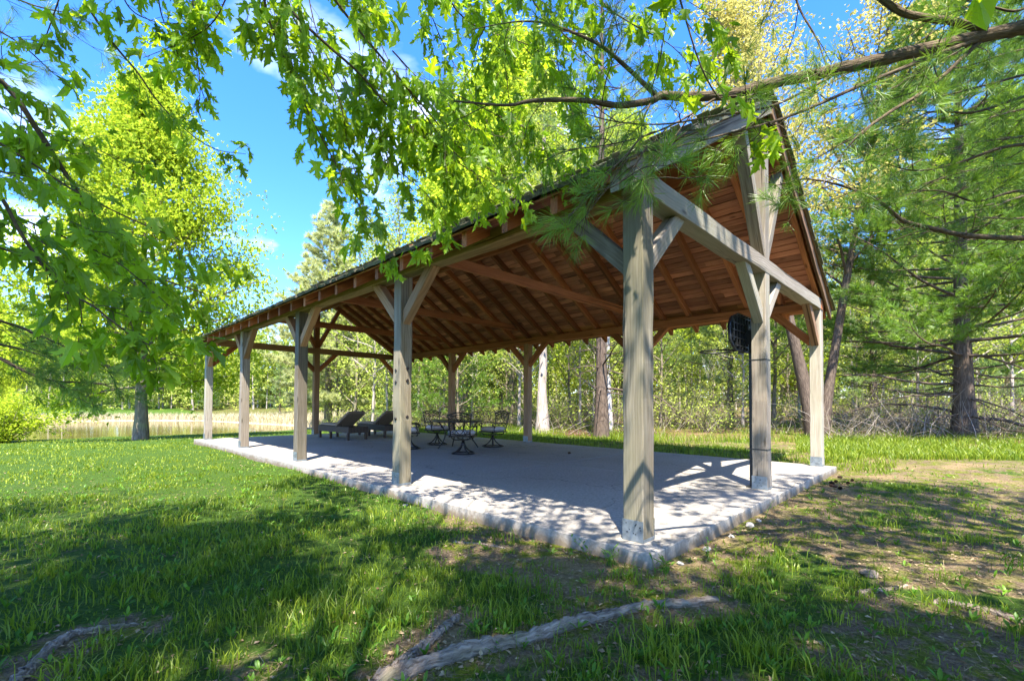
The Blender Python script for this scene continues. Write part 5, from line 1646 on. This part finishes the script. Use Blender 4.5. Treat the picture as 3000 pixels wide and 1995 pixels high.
# weeds growing against the slab, each a plant of its own
def weed_plant(x, y, hgt, ns, kind, label, group=None):
    rng = np.random.default_rng(int(abs(x)*1000+abs(y)*77))
    z = float(ground_h(x, y)); root = empty('weed_plant', (x, y, z), 0, label, 'weed', group)
    mbs = MB(); mb = MB(); P = []; D = []; N_ = []
    for s in range(ns):
        d = nrm(np.array([rng.normal(0, .22), rng.normal(0, .22), 1.])); q = [np.array([rng.normal(0, .02), rng.normal(0, .02), -.02])]
        h_ = hgt*rng.uniform(.7, 1.05)
        for k in range(6):
            d = nrm(d+rng.normal(0, .07, 3)); q.append(q[-1]+d*h_/6)
        q = np.array(q); tube(mbs, q, np.linspace(.0028, .001, 7), 5, rng=rng)
        for k in range(int(h_/.03)):
            v = (k+.6)/(h_/.03); b = np.array([np.interp(v, np.linspace(0, 1, 7), q[:, c]) for c in range(3)])
            a = k*2.4+rng.uniform(0, .6); e = rng.uniform(.1, .7)
            P.append(b); D.append((math.cos(a)*math.cos(e), math.sin(a)*math.cos(e), math.sin(e))); N_.append(UP+rng.normal(0, .25, 3))
    mbs.build('stem', M['weed'], root)
    P = np.array(P); D = np.array(D); N_ = np.array(N_)
    v = WV*np.array([1.9 if kind == 'round' else .55, 1, 1])
    scatter(mb, v, WF, P, orient(D, N_), (.030 if kind == 'round' else .075)*rng.uniform(.7, 1.2, len(P)), rng=rng, sm=True)
    mb.build('leaf_cluster', M['weed'], root)
weed_plant(.48, -.30+.0, .01, 1, 'round', 'x') if False else None
weed_plant(-.31, .30, .26, 2, 'round', 'upright weed with small round leaves left of the near post on the slab edge')
weed_plant(-.35, .10, .19, 7, 'narrow', 'spiky narrow-leaved weed clump at the near corner of the slab')
weed_plant(-.22, -.30, .17, 8, 'narrow', 'grassy dark green weed tuft just right of the near slab corner')
weed_plant(.35, -.42, .22, 4, 'round', 'bushy leafy weed on the soil right of the near slab corner')
weed_plant(2.35, -.30, .33, 1, 'round', 'tall thin-stemmed weed in front of the middle gable post')
weed_plant(1.45, -.32, .15, 3, 'round', 'pale leafy sprig growing from the broken slab edge')
weed_plant(-.38, 2.6, .16, 3, 'round', 'small weed against the long side of the slab between the first two posts')
weed_plant(-.36, 5.6, .22, 4, 'round', 'leafy weed at the slab edge beyond the second front post')
weed_plant(-.36, 7.0, .18, 3, 'round', 'low weed at the slab edge just before the third front post')
weed_plant(4.3, -.34, .20, 2, 'round', 'small weed beside the pine cones along the gable edge')

# surface roots
def root_thing(pts, r0, r1, label, seed, zoff=0.):
    rng = np.random.default_rng(seed)
    Q = []
    for (px, py_) in pts:
        v = FW+(px-CX)/FPX*RT-(py_-CY)/FPX*UV
        t = (-.14-CAM[2])/v[2]; p = CAM+t*v; Q.append(p)
    P = spline(Q, 120)
    n = len(P)
    P[:, 2] = ground_h(P[:, 0], P[:, 1])+zoff+np.linspace(r0, r1, n)*.25
    P += rng.normal(0, .003, P.shape)
    P[0, 2] -= .04; P[-1, 2] -= .05
    rr = np.linspace(r0, r1, n)*(1+.35*(vnoise(np.arange(n)*.33, np.zeros(n), seed)-.5)+.12*(vnoise(np.arange(n)*1.1, np.zeros(n), seed+9)-.5))
    mb = MB(); tube(mb, P-P[n//2], rr, 18, bump=.10, rng=rng, cap=True)
    o = mb.build('tree_root', M['root'], None, P[n//2])
    tag(o, label, 'tree root')
root_thing(ROOT_PX[0], .052, .028, 'long thick bare root snaking across the front of the turf', 1)
root_thing(ROOT_PX[1], .042, .020, 'short root slanting down to the bottom edge left of the long one', 2)
root_thing(ROOT_PX[2], .030, .016, 'dark root half buried in grass at the bottom left', 3)
root_thing([(2520, 1745), (2580, 1735), (2660, 1722)], .020, .010, 'short stub of root in the thin turf on the right', 4)
root_thing([(2740, 1770), (2850, 1790), (2990, 1830), (3080, 1870)], .024, .016, 'pale root running off the right edge of the picture', 6)
root_thing([(1330, 1590), (1420, 1600), (1500, 1690)][:2]+[(1480, 1612)], .014, .006, 'thin twig-like root near the slab', 7)
mb = MB(); rng = np.random.default_rng(9); rock(mb, (0, 0, 0), (.075, .06, .035), rng)
p = CAM+(FW+(2545-CX)/FPX*RT-(1690-CY)/FPX*UV)*((-.14-CAM[2])/(FW+(2545-CX)/FPX*RT-(1690-CY)/FPX*UV)[2])
tag(mb.build('stone', M['root'], None, (p[0], p[1], float(ground_h(p[0], p[1]))+.01)), 'rounded brown stone in the turf beside a root stub', 'stone')

# fallen leaves and bits on the slab
mb = MB(); rng = np.random.default_rng(310)
n = 260; x = rng.uniform(-.1, 7.0, n); y = rng.uniform(0, 15, n)
scatter(mb, SL_V*np.array([1, 1, .6]), SL_F, np.c_[x, y, np.full(n, .006)], orient(nrm(np.c_[rng.normal(0, 1, (n, 2)), np.full(n, .05)]), np.tile(UP, (n, 1))), rng.uniform(.015, .045, n), rng=rng)
tag(mb.build('leaf_litter', M['cone']), kind='stuff')

# ------------------------------------------------------------------ camera, sky, sun
cam = bpy.data.cameras.new('camera'); co_ = bpy.data.objects.new('camera', cam); COL.objects.link(co_)
cam.sensor_width = 36; cam.sensor_fit = 'HORIZONTAL'; cam.lens = FPX/3000*36
cam.shift_x = (1500-CX)/3000; cam.shift_y = (CY-997.5)/3000
cam.clip_start = .05; cam.clip_end = 2000
co_.matrix_world = Matrix(((RT[0], UV[0], -FW[0], CAM[0]), (RT[1], UV[1], -FW[1], CAM[1]), (RT[2], UV[2], -FW[2], CAM[2]), (0, 0, 0, 1)))
scene.camera = co_

sund = nrm(np.array([-KX, -KY, 1.]))
sun = bpy.data.lights.new('sun', 'SUN'); so = bpy.data.objects.new('sun', sun); COL.objects.link(so)
sun.energy = 3.8; sun.angle = R(.53); sun.color = (1.0, .93, .83)
so.rotation_euler = Vector(sund).to_track_quat('Z', 'Y').to_euler()
so.location = (0, 0, 30)
el = math.asin(sund[2]); azr = math.atan2(sund[0], sund[1])
w = bpy.data.worlds.new('World'); scene.world = w; w.use_nodes = True
nt = w.node_tree; nt.nodes.clear(); N = NT(nt)
sky = nt.nodes.new('ShaderNodeTexSky'); sky.sky_type = 'NISHITA'; sky.sun_disc = False
sky.sun_elevation = el; sky.sun_rotation = azr; sky.air_density = 1.0; sky.dust_density = .4; sky.ozone_density = 2.2
hs = N.n('ShaderNodeHueSaturation', Color=sky.outputs[0], Saturation=1.3, Value=1.0)
dirv = N.n('ShaderNodeTexCoord').outputs['Generated']
sp = N.n('ShaderNodeSeparateXYZ', Vector=dirv)
den = N.math('ADD', N.math('MAXIMUM', sp.outputs[2], .02), .12)
pl = N.n('ShaderNodeCombineXYZ', X=N.math('DIVIDE', sp.outputs[0], den), Y=N.math('DIVIDE', sp.outputs[1], den), Z=0.).outputs[0]
cl = N.noise(N.vmap(pl, (1, 1, 1), (1.35, .4, 0)), 1.05, 7, .55, .25)
cf = N.ramp(cl, [(.56, 0.), (.74, 1.)])
sky_c = N.mix(N.math('MULTIPLY', cf, .85), N.mix(1., hs.outputs[0], (.56, .64, .88), 'MULTIPLY'), (5.2, 5.4, 6.1))
bg = N.n('ShaderNodeBackground', Color=sky_c, Strength=.135)
o = nt.nodes.new('ShaderNodeOutputWorld'); nt.links.new(bg.outputs[0], o.inputs[0])

scene.render.engine = 'CYCLES'
vs = scene.view_settings
vs.view_transform = 'Standard'; vs.look = 'None'; vs.exposure = 2.42; vs.gamma = 1.0; vs.use_curve_mapping = False
cy = scene.cycles
cy.max_bounces = 8; cy.diffuse_bounces = 6; cy.glossy_bounces = 2; cy.transmission_bounces = 4; cy.transparent_max_bounces = 4
cy.use_denoising = True
cy.caustics_reflective = False; cy.caustics_refractive = False
cy.sample_clamp_indirect = 6
